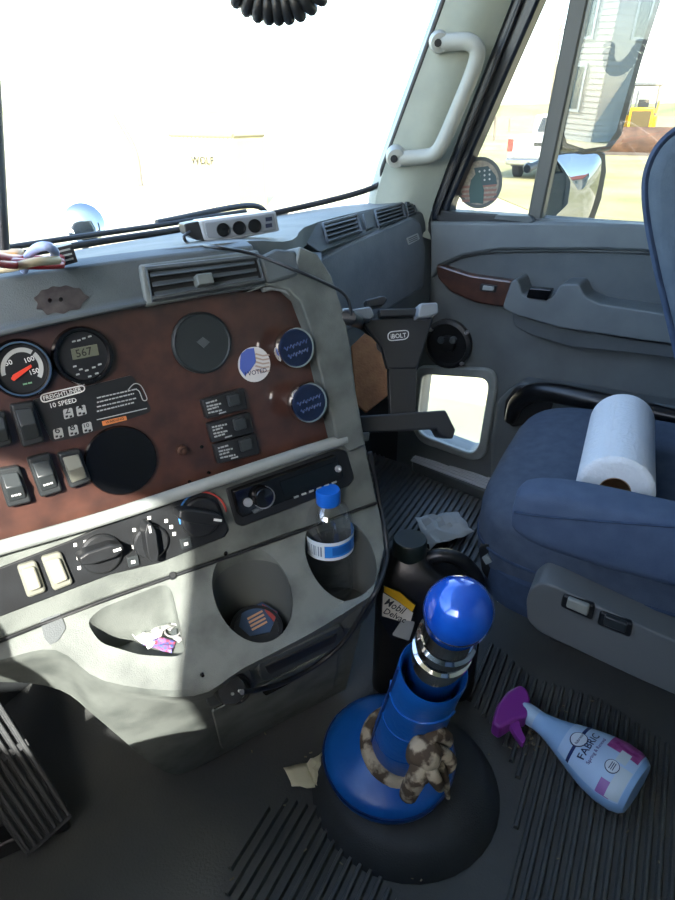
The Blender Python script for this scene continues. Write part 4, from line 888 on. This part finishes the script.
for k in range(4): poly('label_print', [(247 + 1.5 * k, 618 + 3.6 * k), (262 + 1.5 * k, 610 + 3.6 * k), (263 + 1.5 * k, 611.6 + 3.6 * k), (248 + 1.5 * k, 619.8 + 3.6 * k)], TP, .0012, .0006, mat('tin print', 'b08a6a', .5), lt)

# paper on the floor
pf = crumple('paper_sheet', [(415, 520), (455, 512), (474, 534), (430, 552)], .012, .007, mat('paper', 'b9bcbb', .8), None, 8, 11)
tag(pf, 'crumpled white paper sheet lying in the passenger footwell', 'paper')

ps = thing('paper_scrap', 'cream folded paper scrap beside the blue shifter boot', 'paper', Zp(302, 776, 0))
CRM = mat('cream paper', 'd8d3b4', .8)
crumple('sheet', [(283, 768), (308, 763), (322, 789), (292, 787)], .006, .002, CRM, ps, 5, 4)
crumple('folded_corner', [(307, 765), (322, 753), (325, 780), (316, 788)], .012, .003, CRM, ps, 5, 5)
rg_ = random.Random(3); parts = []
for k in range(70):
    x, y = (rg_.gauss(533, 16), rg_.gauss(735, 12)) if k < 40 else (rg_.uniform(230, 670), rg_.uniform(700, 890))
    p = Zp(x, y, .006); a = rg_.uniform(0, 3); parts.append(boxv(p, rg_.uniform(.002, .006), .0016, .0012, a))
vs, fs = merge(parts); db = mk('floor_debris', vs, fs, mat('leaf crumbs', '6f6248', .9, col2='a09a88', scale=60), None, smooth=0)
tag(db, 'scattered leaf crumbs and specks on the floor mat', 'debris', kind='stuff')

# bundle between seat and door
bn = tube('black_bundle', [DOOR.p(x, y, h) for x, y, h in [(510, 420, .07), (518, 402, .085), (540, 392, .10), (590, 400, .11), (640, 410, .11), (690, 420, .11)]], [.013 + .008 * math.sin(k / 40 * 3.1) for k in range(41)], mat('glossy black vinyl', '0f1012', .3, bump=.15, bscale=40), None, 12)
tag(bn, 'glossy black rolled bundle wedged between the seat and the door', 'bundle')

# ------------------------------------------------------------------ driver side, just out of the frame: seat added to shade the floor, steering wheel
ds = thing('driver_seat', 'unseen blue cloth driver seat added to shade the floor', 'seat', (-.12, -.1, 0))
vs, fs = rbox((-.12, .04, .365), V((.22, 0, 0)), V((0, .29, 0)), V((0, 0, .085)), .4, 32, 16); mk('cushion', vs, fs, SEATM, ds)  # unseen cushion, sized to block sun from the floor
prism('backrest', [(-.33, y, z) for y, z in [(-.24, .36), (-.33, .80), (-.36, 1.0), (-.42, 1.05), (-.47, 1.0), (-.42, .7), (-.36, .36)]], (.42, 0, 0), SEATM, ds, .03, 4)
box('suspension_base', (-.12, -.02, 0), .34, .36, .275, BLACK, ds, 0, .01)
sw_ = thing('steering_wheel', 'black steering wheel in front of the driver seat', 'steering wheel', (-.17, .62, .3))
sc_ = V((-.17, .47, .66)); sn = V((0, -.62, .78)).normalized(); su, sv, _ = frame_of(sn)
tube('rim', [sc_ + (su * math.cos(a) + sv * math.sin(a)) * .20 for a in [2 * math.pi * k / 40 for k in range(40)]], .014, BLACK, sw_, 10, n=1, closed=True)
lathe('hub', sc_ - sn * .05, sn, [(.05, 0), (.075, .01), (.07, .03), (.05, .04), (.01, .042)], BLACK, sw_, 24)
for a in (0, 180, 270): tube('spoke', [sc_ - sn * .03 + (su * math.cos(R(a)) + sv * math.sin(R(a))) * .05, sc_ + (su * math.cos(R(a)) + sv * math.sin(R(a))) * .195], .010, BLACK, sw_, 8)
tube('column', [sc_ - sn * .05, V((-.17, .80, .36))], .035, GREY_D, sw_, 14)

# ------------------------------------------------------------------ pedal and floor details on the driver side
pd = thing('accelerator_pedal', 'black ribbed accelerator pedal in the driver footwell', 'pedal', Zp(40, 840, 0))
PD = Pl(Zp(50, 838, .03), V((-.25, -.62, .74)))
poly('plate', [(-40, 655), (-2, 700), (16, 724), (73, 817), (27, 858), (-10, 806), (-60, 730)], PD, 0, .02, RUBBER, pd, .004, 3)
for k in range(7):
    t_ = k / 6; a = V((-58, 728)).lerp(V((-4, 700)), t_); b = V((29, 852)).lerp(V((69, 816)), t_)
    d_ = V((3.2, -2.6)) * .62
    poly('rib', [tuple(a - d_), tuple(a + d_), tuple(b + d_), tuple(b - d_)], PD, .007, .008, RUBBER, pd, .0015)
poly('cross_bar', [(-20, 768), (26, 738), (30, 745), (-16, 776)], PD, .005, .006, RUBBER, pd, .001)
box('hinge', Zp(45, 842, 0) + V((0, .02, 0)), .09, .03, .028, BLACK, pd, -.6, .004)

# coiled microphone cord hanging from overhead
path = crom([Dp(205, -75, .78), Dp(232, -22, .78), Dp(255, 1, .78), Dp(278, 6, .78), Dp(302, 0, .78), Dp(325, -25, .78), Dp(345, -75, .78)], 60)
pts = []
for i, p in enumerate(path):
    t_ = (path[min(i + 1, len(path) - 1)] - path[max(i - 1, 0)]).normalized(); n1 = (FW - t_ * FW.dot(t_)).normalized(); n2 = t_.cross(n1)
    a = i * 2 * math.pi / 23; pts.append(p + (n1 * math.cos(a) + n2 * math.sin(a)) * .0115)
vs, fs = tube_vf(pts, .0058, 10); cc = mk('coiled_cord', vs, fs, BLACK, None, smooth=60)
tag(cc, 'black coiled microphone cord hanging at the top of the windshield', 'cord')

# ------------------------------------------------------------------ outside
GZ = -1.3
tag(prism('ground', [(-60, -160, GZ), (400, -160, GZ), (400, 400, GZ), (-60, 400, GZ)], (0, 0, -.5), mat('dry dirt', 'c0b498', .95, col2='a29a72', scale=.25, detail=6, lo=.4, hi=.62)), kind='structure', label='pale dry dirt yard with tufts of grass')
tag(prism('grass_field', [(11, -14, GZ - .02), (16, 3.2, GZ - .02), (30, 12, GZ - .02), (300, 110, GZ - .02), (300, -60, GZ - .02)], (0, 0, .04), mat('dry grass', '7f7b50', .95, col2='9c926c', scale=.35, detail=6, lo=.35, hi=.65)), kind='structure', label='dry grass field beside the yard')
# far grassy rise
hl = []
for i in range(25):
    a = R(20 + i * 4); d = 170 + 12 * math.sin(i * 1.7)
    hl.append([V((math.sin(a) * d, math.cos(a) * d, GZ - .4)), V((math.sin(a) * (d + 25), math.cos(a) * (d + 25), GZ + 1.9 + .7 * math.sin(i * .9) + .4 * math.sin(i * 2.3))), V((math.sin(a) * (d + 90), math.cos(a) * (d + 90), GZ + 1.4))])
vs = [p for r in hl for p in r]; fs = [[i * 3 + j, i * 3 + j + 1, (i + 1) * 3 + j + 1, (i + 1) * 3 + j] for i in range(24) for j in range(2)]
tag(mk('hills', vs, fs, mat('dry grass hill', '8d875c', .95, col2='6f774a', scale=.06, detail=6)), kind='structure', label='low grassy rise along the horizon')

# truck body parts outside the glass: drop visor, hood, mirrors
hood = thing('truck_hood', 'pale truck hood beyond the windshield', 'hood', (.4, 1.6, -.2))
hp_ = [(-.5, .30), (-.4, .40), (0, .45), (.4, .46), (.8, .44), (1.1, .36), (1.22, .22), (1.25, -.2), (-.55, -.2)]
prism('shell', [(x, 1.02, z) for x, z in hp_], (0, 1.5, -.08), mat('truck paint', 'c9cbcc', .3), hood, .03, 3)
MIRM = mat('mirror silver', '9aa0a4', .0, 1)
hm = thing('hood_mirror', 'small round fender mirror beyond the windshield', 'mirror', Dp(84, 262, 2.15))
hc = Dp(84, 224, 2.1); hn = (V((-.2, -.8, .55)) + (CAM - hc).normalized()).normalized()
lathe('housing', hc, hn, [(.03, -.04), (.058, -.015), (.066, 0), (.066, .006), (.062, .007)], mat('mirror housing', 'b9bcbd', .3), hm, 30)
lathe('glass', hc, hn, [(.062, .004), (.05, .012), (.03, .017), (.001, .019)], MIRM, hm, 30)
tube('stalk', [hc - hn * .04, hc - hn * .06 - Z1 * .1, V((1.15, 1.35, .25))], .010, BLACK, hm, 8)
tube('arm_foot', [V((1.15, 1.35, .25)), V((1.12, 1.34, .30))], .02, BLACK, hm, 8)
# wiper along the cowl
wp_ = thing('windshield_wiper', 'black wiper lying along the foot of the windshield', 'wiper', Dp(300, 206, 1.45))
tube('blade', [V(p) + V((-.004, .05, .004)) for p in (WB[2], WB[3], WB[4], WB[5])], .005, BLACK, wp_, 8)
tube('arm', [V(WB[4]) + V((0, .055, .008)), V(WB[5]) + V((.02, .06, .012)), V((1.25, .80, .635))], .006, BLACK, wp_, 8)

def refl(d, n): return d - n * (2 * d.dot(n))
Mc = Xp(608, 70, 1.80); eT = V((.16, -.985, .0)).normalized()
MN = (eT - (Mc - CAM).normalized()).normalized()
MIR = Pl(Mc, MN)
MF = mat('mirror frame dark', '3a3d3d', .4); MG = mat('mirror frame pale', '8b8e8a', .4)
sm = thing('side_mirror', 'tall flat side mirror with small convex mirror below it outside the passenger window', 'mirror', Xp(560, 230, 1.8))
fl = [(606, -70), (676, -70), (656, 0), (636, 62), (616, 132), (606, 146), (585, 149), (567, 143), (564, 134), (572, 95), (588, 0)]
poly('shell', [(602, -76), (684, -76), (662, 0), (642, 62), (622, 135), (610, 151), (585, 154), (562, 148), (559, 134), (567, 95), (583, 0)], MIR, -.003, .03, MF, sm, .004)
poly('flat_glass', fl, MIR, -.001, .004, mat('flat mirror silver', 'b4b9ba', .0, 1), sm)
cx2 = [(551, 162), (560, 155), (590, 153), (600, 157), (601, 170), (596, 196), (588, 218), (578, 228), (545, 228), (543, 215)]
poly('convex_shell', [(546, 159), (557, 150), (592, 148), (606, 153), (607, 171), (602, 199), (594, 222), (582, 234), (540, 234), (538, 215)], MIR, -.012, .03, MF, sm, .004)
cc_ = MIR.p(573, 192, -.009); bd_ = crom([MIR.p(x, y, -.009) for x, y in cx2], 4, True); NB = len(bd_); vs = [cc_ + MN * .022]; KR = 8
for k in range(1, KR + 1): vs += [cc_.lerp(p, k / KR) + MN * (.022 * (1 - (k / KR) ** 2)) for p in bd_]
fs = [[0, 1 + j, 1 + (j + 1) % NB] for j in range(NB)] + [[1 + (k - 1) * NB + j, 1 + (k - 1) * NB + (j + 1) % NB, 1 + k * NB + (j + 1) % NB, 1 + k * NB + j] for k in range(1, KR) for j in range(NB)]
mk('convex_glass', vs, fs, MIRM, sm, smooth=80)
tube('mast', [Xp(610, -74, 1.82), Xp(589, 0, 1.82), Xp(560, 145, 1.82), Xp(543, 232, 1.82)], .011, MG, sm, 10)
tube('bracket', [Xp(560, 150, 1.82), Xp(546, 160, 1.65), Xp(527, 169, 1.50)], .008, BLACK, sm, 8)
lathe('bracket_pivot', Xp(528, 168, 1.52), V((-1, 0, 0)), [(.008, -.012), (.011, 0), (.008, .008)], BLACK, sm, 14)
# round flag sticker on the vent glass
VG = Pl(DOOR.o - DN * .019, DN)
fk = thing('flag_sticker', 'round flag decal stuck on the vent window glass', 'sticker', VG.p(479, 208))
disc('disc', 479, 183, 24, VG, [(1, .0), (1, .001), (.01, .001)], mat('decal grey', '4c5250', .6), fk, seg=40)
disc('field', 479, 183, 20.5, VG, [(1, .001), (1, .0016), (.01, .0016)], mat('decal tan', '8d8577', .6, col2='6d6a60', scale=160), fk, seg=40)
for k in range(4): poly('flag_stripe', [(461 + k % 2, 186 + 4.6 * k), (497, 184 + 4.6 * k), (496, 186.4 + 4.6 * k), (462, 188.4 + 4.6 * k)], VG, .0021, .0004, mat('decal red', '7a5a52', .6), fk)
poly('flag_canton', [(474, 168), (488, 166), (496, 176), (497, 184), (478, 186)], VG, .0023, .0004, mat('decal navy', '33474c', .6), fk)
for i in range(3):
    for j in range(3): disc('star', 479.5 + 5 * i, 171.5 + 4.6 * j - .8 * i, 1.1, VG, [(1, .0023), (.01, .0026)], WPRINT, fk, seg=6)
poly('soldier_figure', [(470, 203), (469, 190), (471, 180), (475, 175), (477, 171), (480, 174), (481, 181), (484, 190), (483, 204), (477, 203)], VG, .0027, .0004, mat('decal green', '2f4a4a', .6), fk, 0, 1)

# house seen in the flat mirror
hw0 = refl(ray(606, 70), MN); t_ = 25.0; hcor = MIR.p(606, 70) + hw0 * t_
hd_ = V((hw0.x, hw0.y, 0)).normalized(); hs_ = V((hd_.y, -hd_.x, 0))    # hs_: to the right as seen along hd_
ca, sa = math.cos(R(38)), math.sin(R(38))
w1 = (hd_ * sa + hs_ * ca); w2 = (hd_ * ca - hs_ * sa)     # two wall directions leaving the corner
house = thing('house', 'white clapboard house reflected in the flat side mirror', 'house', (hcor.x, hcor.y, GZ))
HW = mat('white siding', 'a6a6a2', .7); H0 = V((hcor.x, hcor.y, GZ)); EV = 5.3; W1, W2 = 9.0, 7.0
core = [H0, H0 + w1 * W1, H0 + w1 * W1 + w2 * W2, H0 + w2 * W2]
prism('wall', core, (0, 0, EV), HW, house)
def siding(o, d, ln, nrm, name):
    parts = []
    for k in range(int(EV / .18)):
        z = k * .18; a, b = o + Z1 * z, o + d * ln + Z1 * z
        parts.append(([a + nrm * .035, b + nrm * .035, b + nrm * .008 + Z1 * .18, a + nrm * .008 + Z1 * .18, a, b, b + Z1 * .18, a + Z1 * .18], [[0, 1, 2, 3], [0, 4, 5, 1], [3, 2, 6, 7], [0, 3, 7, 4], [1, 5, 6, 2]]))
    vs, fs = merge(parts); o_ = mk(name, vs, fs, HW, house, smooth=0); o_['kind'] = 'stuff'
siding(H0, w1, W1, -w2, 'siding'); siding(H0, w2, W2, -w1, 'siding')
def hwin(o, d, nrm, a, z, w_, h_):
    p = o + d * a + Z1 * z + nrm * .02; f = prism('window', [p, p + d * w_, p + d * w_ + Z1 * h_, p + Z1 * h_], nrm * .06, mat('house trim', 'a8b0b4', .6), house)
    p2 = p + d * .1 + Z1 * .1 + nrm * .02
    prism('pane', [p2, p2 + d * (w_ - .2), p2 + d * (w_ - .2) + Z1 * (h_ - .2), p2 + Z1 * (h_ - .2)], nrm * .05, mat('house glass', '3c5560', .1), f)
for a in (.75, 4.4): hwin(H0, w1, -w2, a, 3.1, .8, 1.5); hwin(H0, w1, -w2, a, .9, .8, 1.5)
for a in (.85, 4.4): hwin(H0, w2, -w1, a, 3.1, .8, 1.5)
rid = EV + 2.2; A_, B_, C_, D_ = [p + Z1 * EV for p in core]; e_ = .35
r1_, r2_ = (A_ + D_) / 2 + Z1 * 2.2, (B_ + C_) / 2 + Z1 * 2.2
RF = mat('red roof trim', '8a4a40', .7)
mk('gable', [A_, D_, r1_, A_ + w1 * .1, D_ + w1 * .1, r1_ + w1 * .1], [[0, 1, 2], [3, 4, 5], [0, 1, 4, 3], [1, 2, 5, 4], [2, 0, 3, 5]], HW, house)
for p, q_, s_ in ((A_, B_, -1), (D_, C_, 1)):
    o1, o2 = p + w2 * e_ * s_ - Z1 * .22 - w1 * e_, q_ + w2 * e_ * s_ - Z1 * .22 + w1 * e_
    prism('roof', [o1, o2, r2_ + w1 * e_, r1_ - w1 * e_], (0, 0, .18), RF, house)

# pickup truck
def local(o, fwd):
    f = V((fwd.x, fwd.y, 0)).normalized(); r = V((f.y, -f.x, 0)); return lambda a, b, c: o + r * a + f * b + Z1 * c
PW = mat('pickup white', 'a9acae', .3)
po = Zp(534, 181, GZ); po.z = GZ; T = local(po, ray(534, 105) + RT * .30)
pick = thing('pickup_truck', 'white pickup truck parked beyond the vent window', 'pickup', po)
def bx(name, T, a0, a1, b0_, b1_, c0_, c1_, M, par, bevel=0):
    pts = [T(a0, b0_, c0_), T(a1, b0_, c0_), T(a1, b1_, c0_), T(a0, b1_, c0_)]
    return prism(name, pts, (0, 0, c1_ - c0_), M, par, bevel)
bx('bed', T, -.98, .98, 0, 2.1, .62, 1.28, PW, pick, .05); bx('chassis', T, -.85, .85, .1, 5.4, .4, .64, BLACK, pick)
bx('cab_body', T, -.98, .98, 2.1, 5.5, .6, 1.2, PW, pick, .08)
pr = [(2.15, 1.2), (2.35, 1.85), (3.6, 1.88), (4.2, 1.25)]
cabn = prism('cab_roof', [T(-.85, b, c) for b, c in pr], T(.85, 0, 0) - T(-.85, 0, 0), PW, pick, .06)
prism('rear_window', [T(-.66, 2.15, 1.36), T(.66, 2.15, 1.36), T(.58, 2.29, 1.78), T(-.58, 2.29, 1.78)], T(0, -.02, 0) - T(0, 0, 0), mat('dark glass', '1f2a30', .1), pick)
tg = bx('tailgate', T, -.80, .80, -.05, .02, .68, 1.24, PW, pick, .02)
bx('tailgate_handle', T, -.14, .14, -.07, -.04, 1.02, 1.12, BLACK, tg)
bx('bumper', T, -.95, .95, -.18, .02, .46, .64, mat('bumper chrome', 'a9acad', .25, 1), pick, .03)
bx('licence_plate', T, -.16, .16, -.20, -.17, .50, .62, mat('plate', '6a7a88', .5), pick)
for s in (-1, 1):
    bx('tail_light', T, s * .90 - .08, s * .90 + .08, -.06, .02, .84, 1.2, mat('tail light', '8c2a24', .3), pick, .01)
    for b in (1.0, 4.5): lathe('wheel', T(s * .72 - .0, b, .38), T(s, 0, 0) - T(0, 0, 0), [(.15, 0), (.36, .0), (.38, .05), (.38, .2), (.34, .24), (.2, .2), (.01, .2)], mat('tyre', '1a1a1b', .8), pick, 24)

# bulldozer
bo_ = Zp(633, 156, GZ); bo_.z = GZ; T = local(bo_, CAM - bo_)      # forward is towards the camera
YL = mat('machine yellow', 'b98c0c', .4); RU = mat('rusty blade', '3d2a20', .7, col2='5a4030', scale=2.2)
dz = thing('bulldozer', 'yellow bulldozer with rusty blade parked outside', 'bulldozer', bo_)
arcp = [(0.25, .05), (.08, .35), (.05, .7), (.12, 1.05), (.25, 1.25), (.38, 1.22), (.28, 1.0), (.22, .7), (.25, .35), (.40, .08)]
prism('blade', [T(-1.55, .2 - b, c) for b, c in arcp], T(1.55, 0, 0) - T(-1.55, 0, 0), RU, dz, .02)
bx('blade_edge', T, -1.6, 1.6, -.1, .06, .0, .16, mat('worn steel', '4d4540', .5), dz)
bx('engine_hood', T, -.55, .55, -2.3, -.6, 1.0, 2.05, YL, dz, .06); bx('radiator_grille', T, -.42, .42, -.62, -.55, 1.1, 1.9, mat('grille', '4a3d18', .5), dz)
bx('main_body', T, -.75, .75, -3.6, -2.3, .8, 1.7, YL, dz, .05)
for s in (-1, 1):
    tk = [(.25, -.9), (.05, -.6), (.0, -.9), (0, -3.4), (.2, -3.8), (.7, -3.8), (.85, -3.4), (.85, -1.0), (.6, -.65)]
    prism('track', [T(s * 1.0 - .22, b, c) for c, b in tk], T(.44, 0, 0) - T(0, 0, 0), mat('track steel', '3a332c', .6), dz, .03)
    tube('push_arm', [T(s * .7, -.1, .4), T(s * .7, -2.2, .6)], .09, YL, dz, 8); tube('lift_cylinder', [T(s * .45, -.15, .9), T(s * .5, -1.2, 1.9)], .06, YL, dz, 8)
    for b in (-2.45, -3.5): tube('cab_post', [T(s * .62, b, 1.6), T(s * .58, b, 3.0)], .05, mat('cab frame', '55585a', .5), dz, 8)
bx('cab_roof', T, -.72, .72, -3.65, -2.3, 2.98, 3.1, mat('cab frame', '55585a', .5), dz, .03)
bx('operator_seat', T, -.25, .25, -3.3, -2.9, 1.7, 2.4, BLACK, dz, .03); tube('exhaust_stack', [T(.32, -1.2, 2.0), T(.32, -1.2, 2.75)], .05, mat('cab frame', '55585a', .5), dz, 8)
for s in (-.62, .75, .95): tube('lever', [T(s, -1.4, 1.8), T(s * 1.1, -1.5, 2.35)], .035, YL, dz, 6)

# utility pole, fence posts
pb = Zp(547, 128, GZ); pb.z = GZ
up = thing('utility_pole', 'tall wooden utility pole behind the vent window post', 'utility pole', pb)
tube('pole', [pb, pb + Z1 * 9.5], .14, mat('pole wood', '6b6257', .8), up, 10, curve=False)
tube('crossarm', [pb + Z1 * 8.8 + RT * -1.1, pb + Z1 * 8.8 + RT * 1.1], .07, MATS['pole wood'], up, 8, curve=False)
for i, (x, y, h, lab) in enumerate([(494, 141, 1.5, 'weathered fence post nearest the flag decal'), (509, 133, 1.1, 'short fence post between the flag decal and the pickup'), (141, 186, 1.9, 'leaning thin post left of the yellow container')]):
    p = Zp(x, y, GZ); p.z = GZ
    tag(tube('fence_post', [p, p + Z1 * h * .5 + RT * (-.03), p + Z1 * h + RT * (-.08 if i < 2 else -.45)], .07, MATS['pole wood'], None, 8), lab, 'post', 'posts in the yard')
# container
c1, c2, c3 = Zp(177, 205, GZ), Zp(238, 210, GZ), Zp(267, 206, GZ)
CT = thing('shipping_container', 'pale yellow container with lettering beyond the windshield', 'container', c2)
ch = 1.55; ck = c1 + (c3 - c2)
prism('box', [c1, c2, c3, ck], (0, 0, ch), mat('container paint', 'a39c7c', .6), CT)
prism('end_door', [c2 + (c3 - c2) * .04, c2 + (c3 - c2) * .96, c2 + (c3 - c2) * .96 + Z1 * (ch - .1), c2 + (c3 - c2) * .04 + Z1 * (ch - .1)], (c2 - c1).normalized() * .04, mat('container yellow', 'a89a60', .6), CT)
fn_ = (c2 - c1).cross(Z1).normalized(); fn_ = fn_ if fn_.dot(CAM - c1) > 0 else -fn_
for k in range(16): 
    p = c1.lerp(c2, (k + .25) / 16) + fn_ * .01; prism('corrugation', [p, p + (c2 - c1) * .03, p + (c2 - c1) * .03 + Z1 * (ch - .05), p + Z1 * (ch - .05)], fn_ * .02, mat('container paint', 'a39c7c', .6), CT)
text('lettering', 'WOLF', c1.lerp(c2, .34) + Z1 * .95 + fn_ * .06, c1.lerp(c2, .70) + Z1 * .95 + fn_ * .06, fn_, mat('container ink', '14120e', .6), CT)
for a, b in ((c1, c2), (c2, c3)): tube('top_rail', [a + Z1 * ch, b + Z1 * ch], .05, mat('container rail', '6d6a55', .6), CT, 6, curve=False)
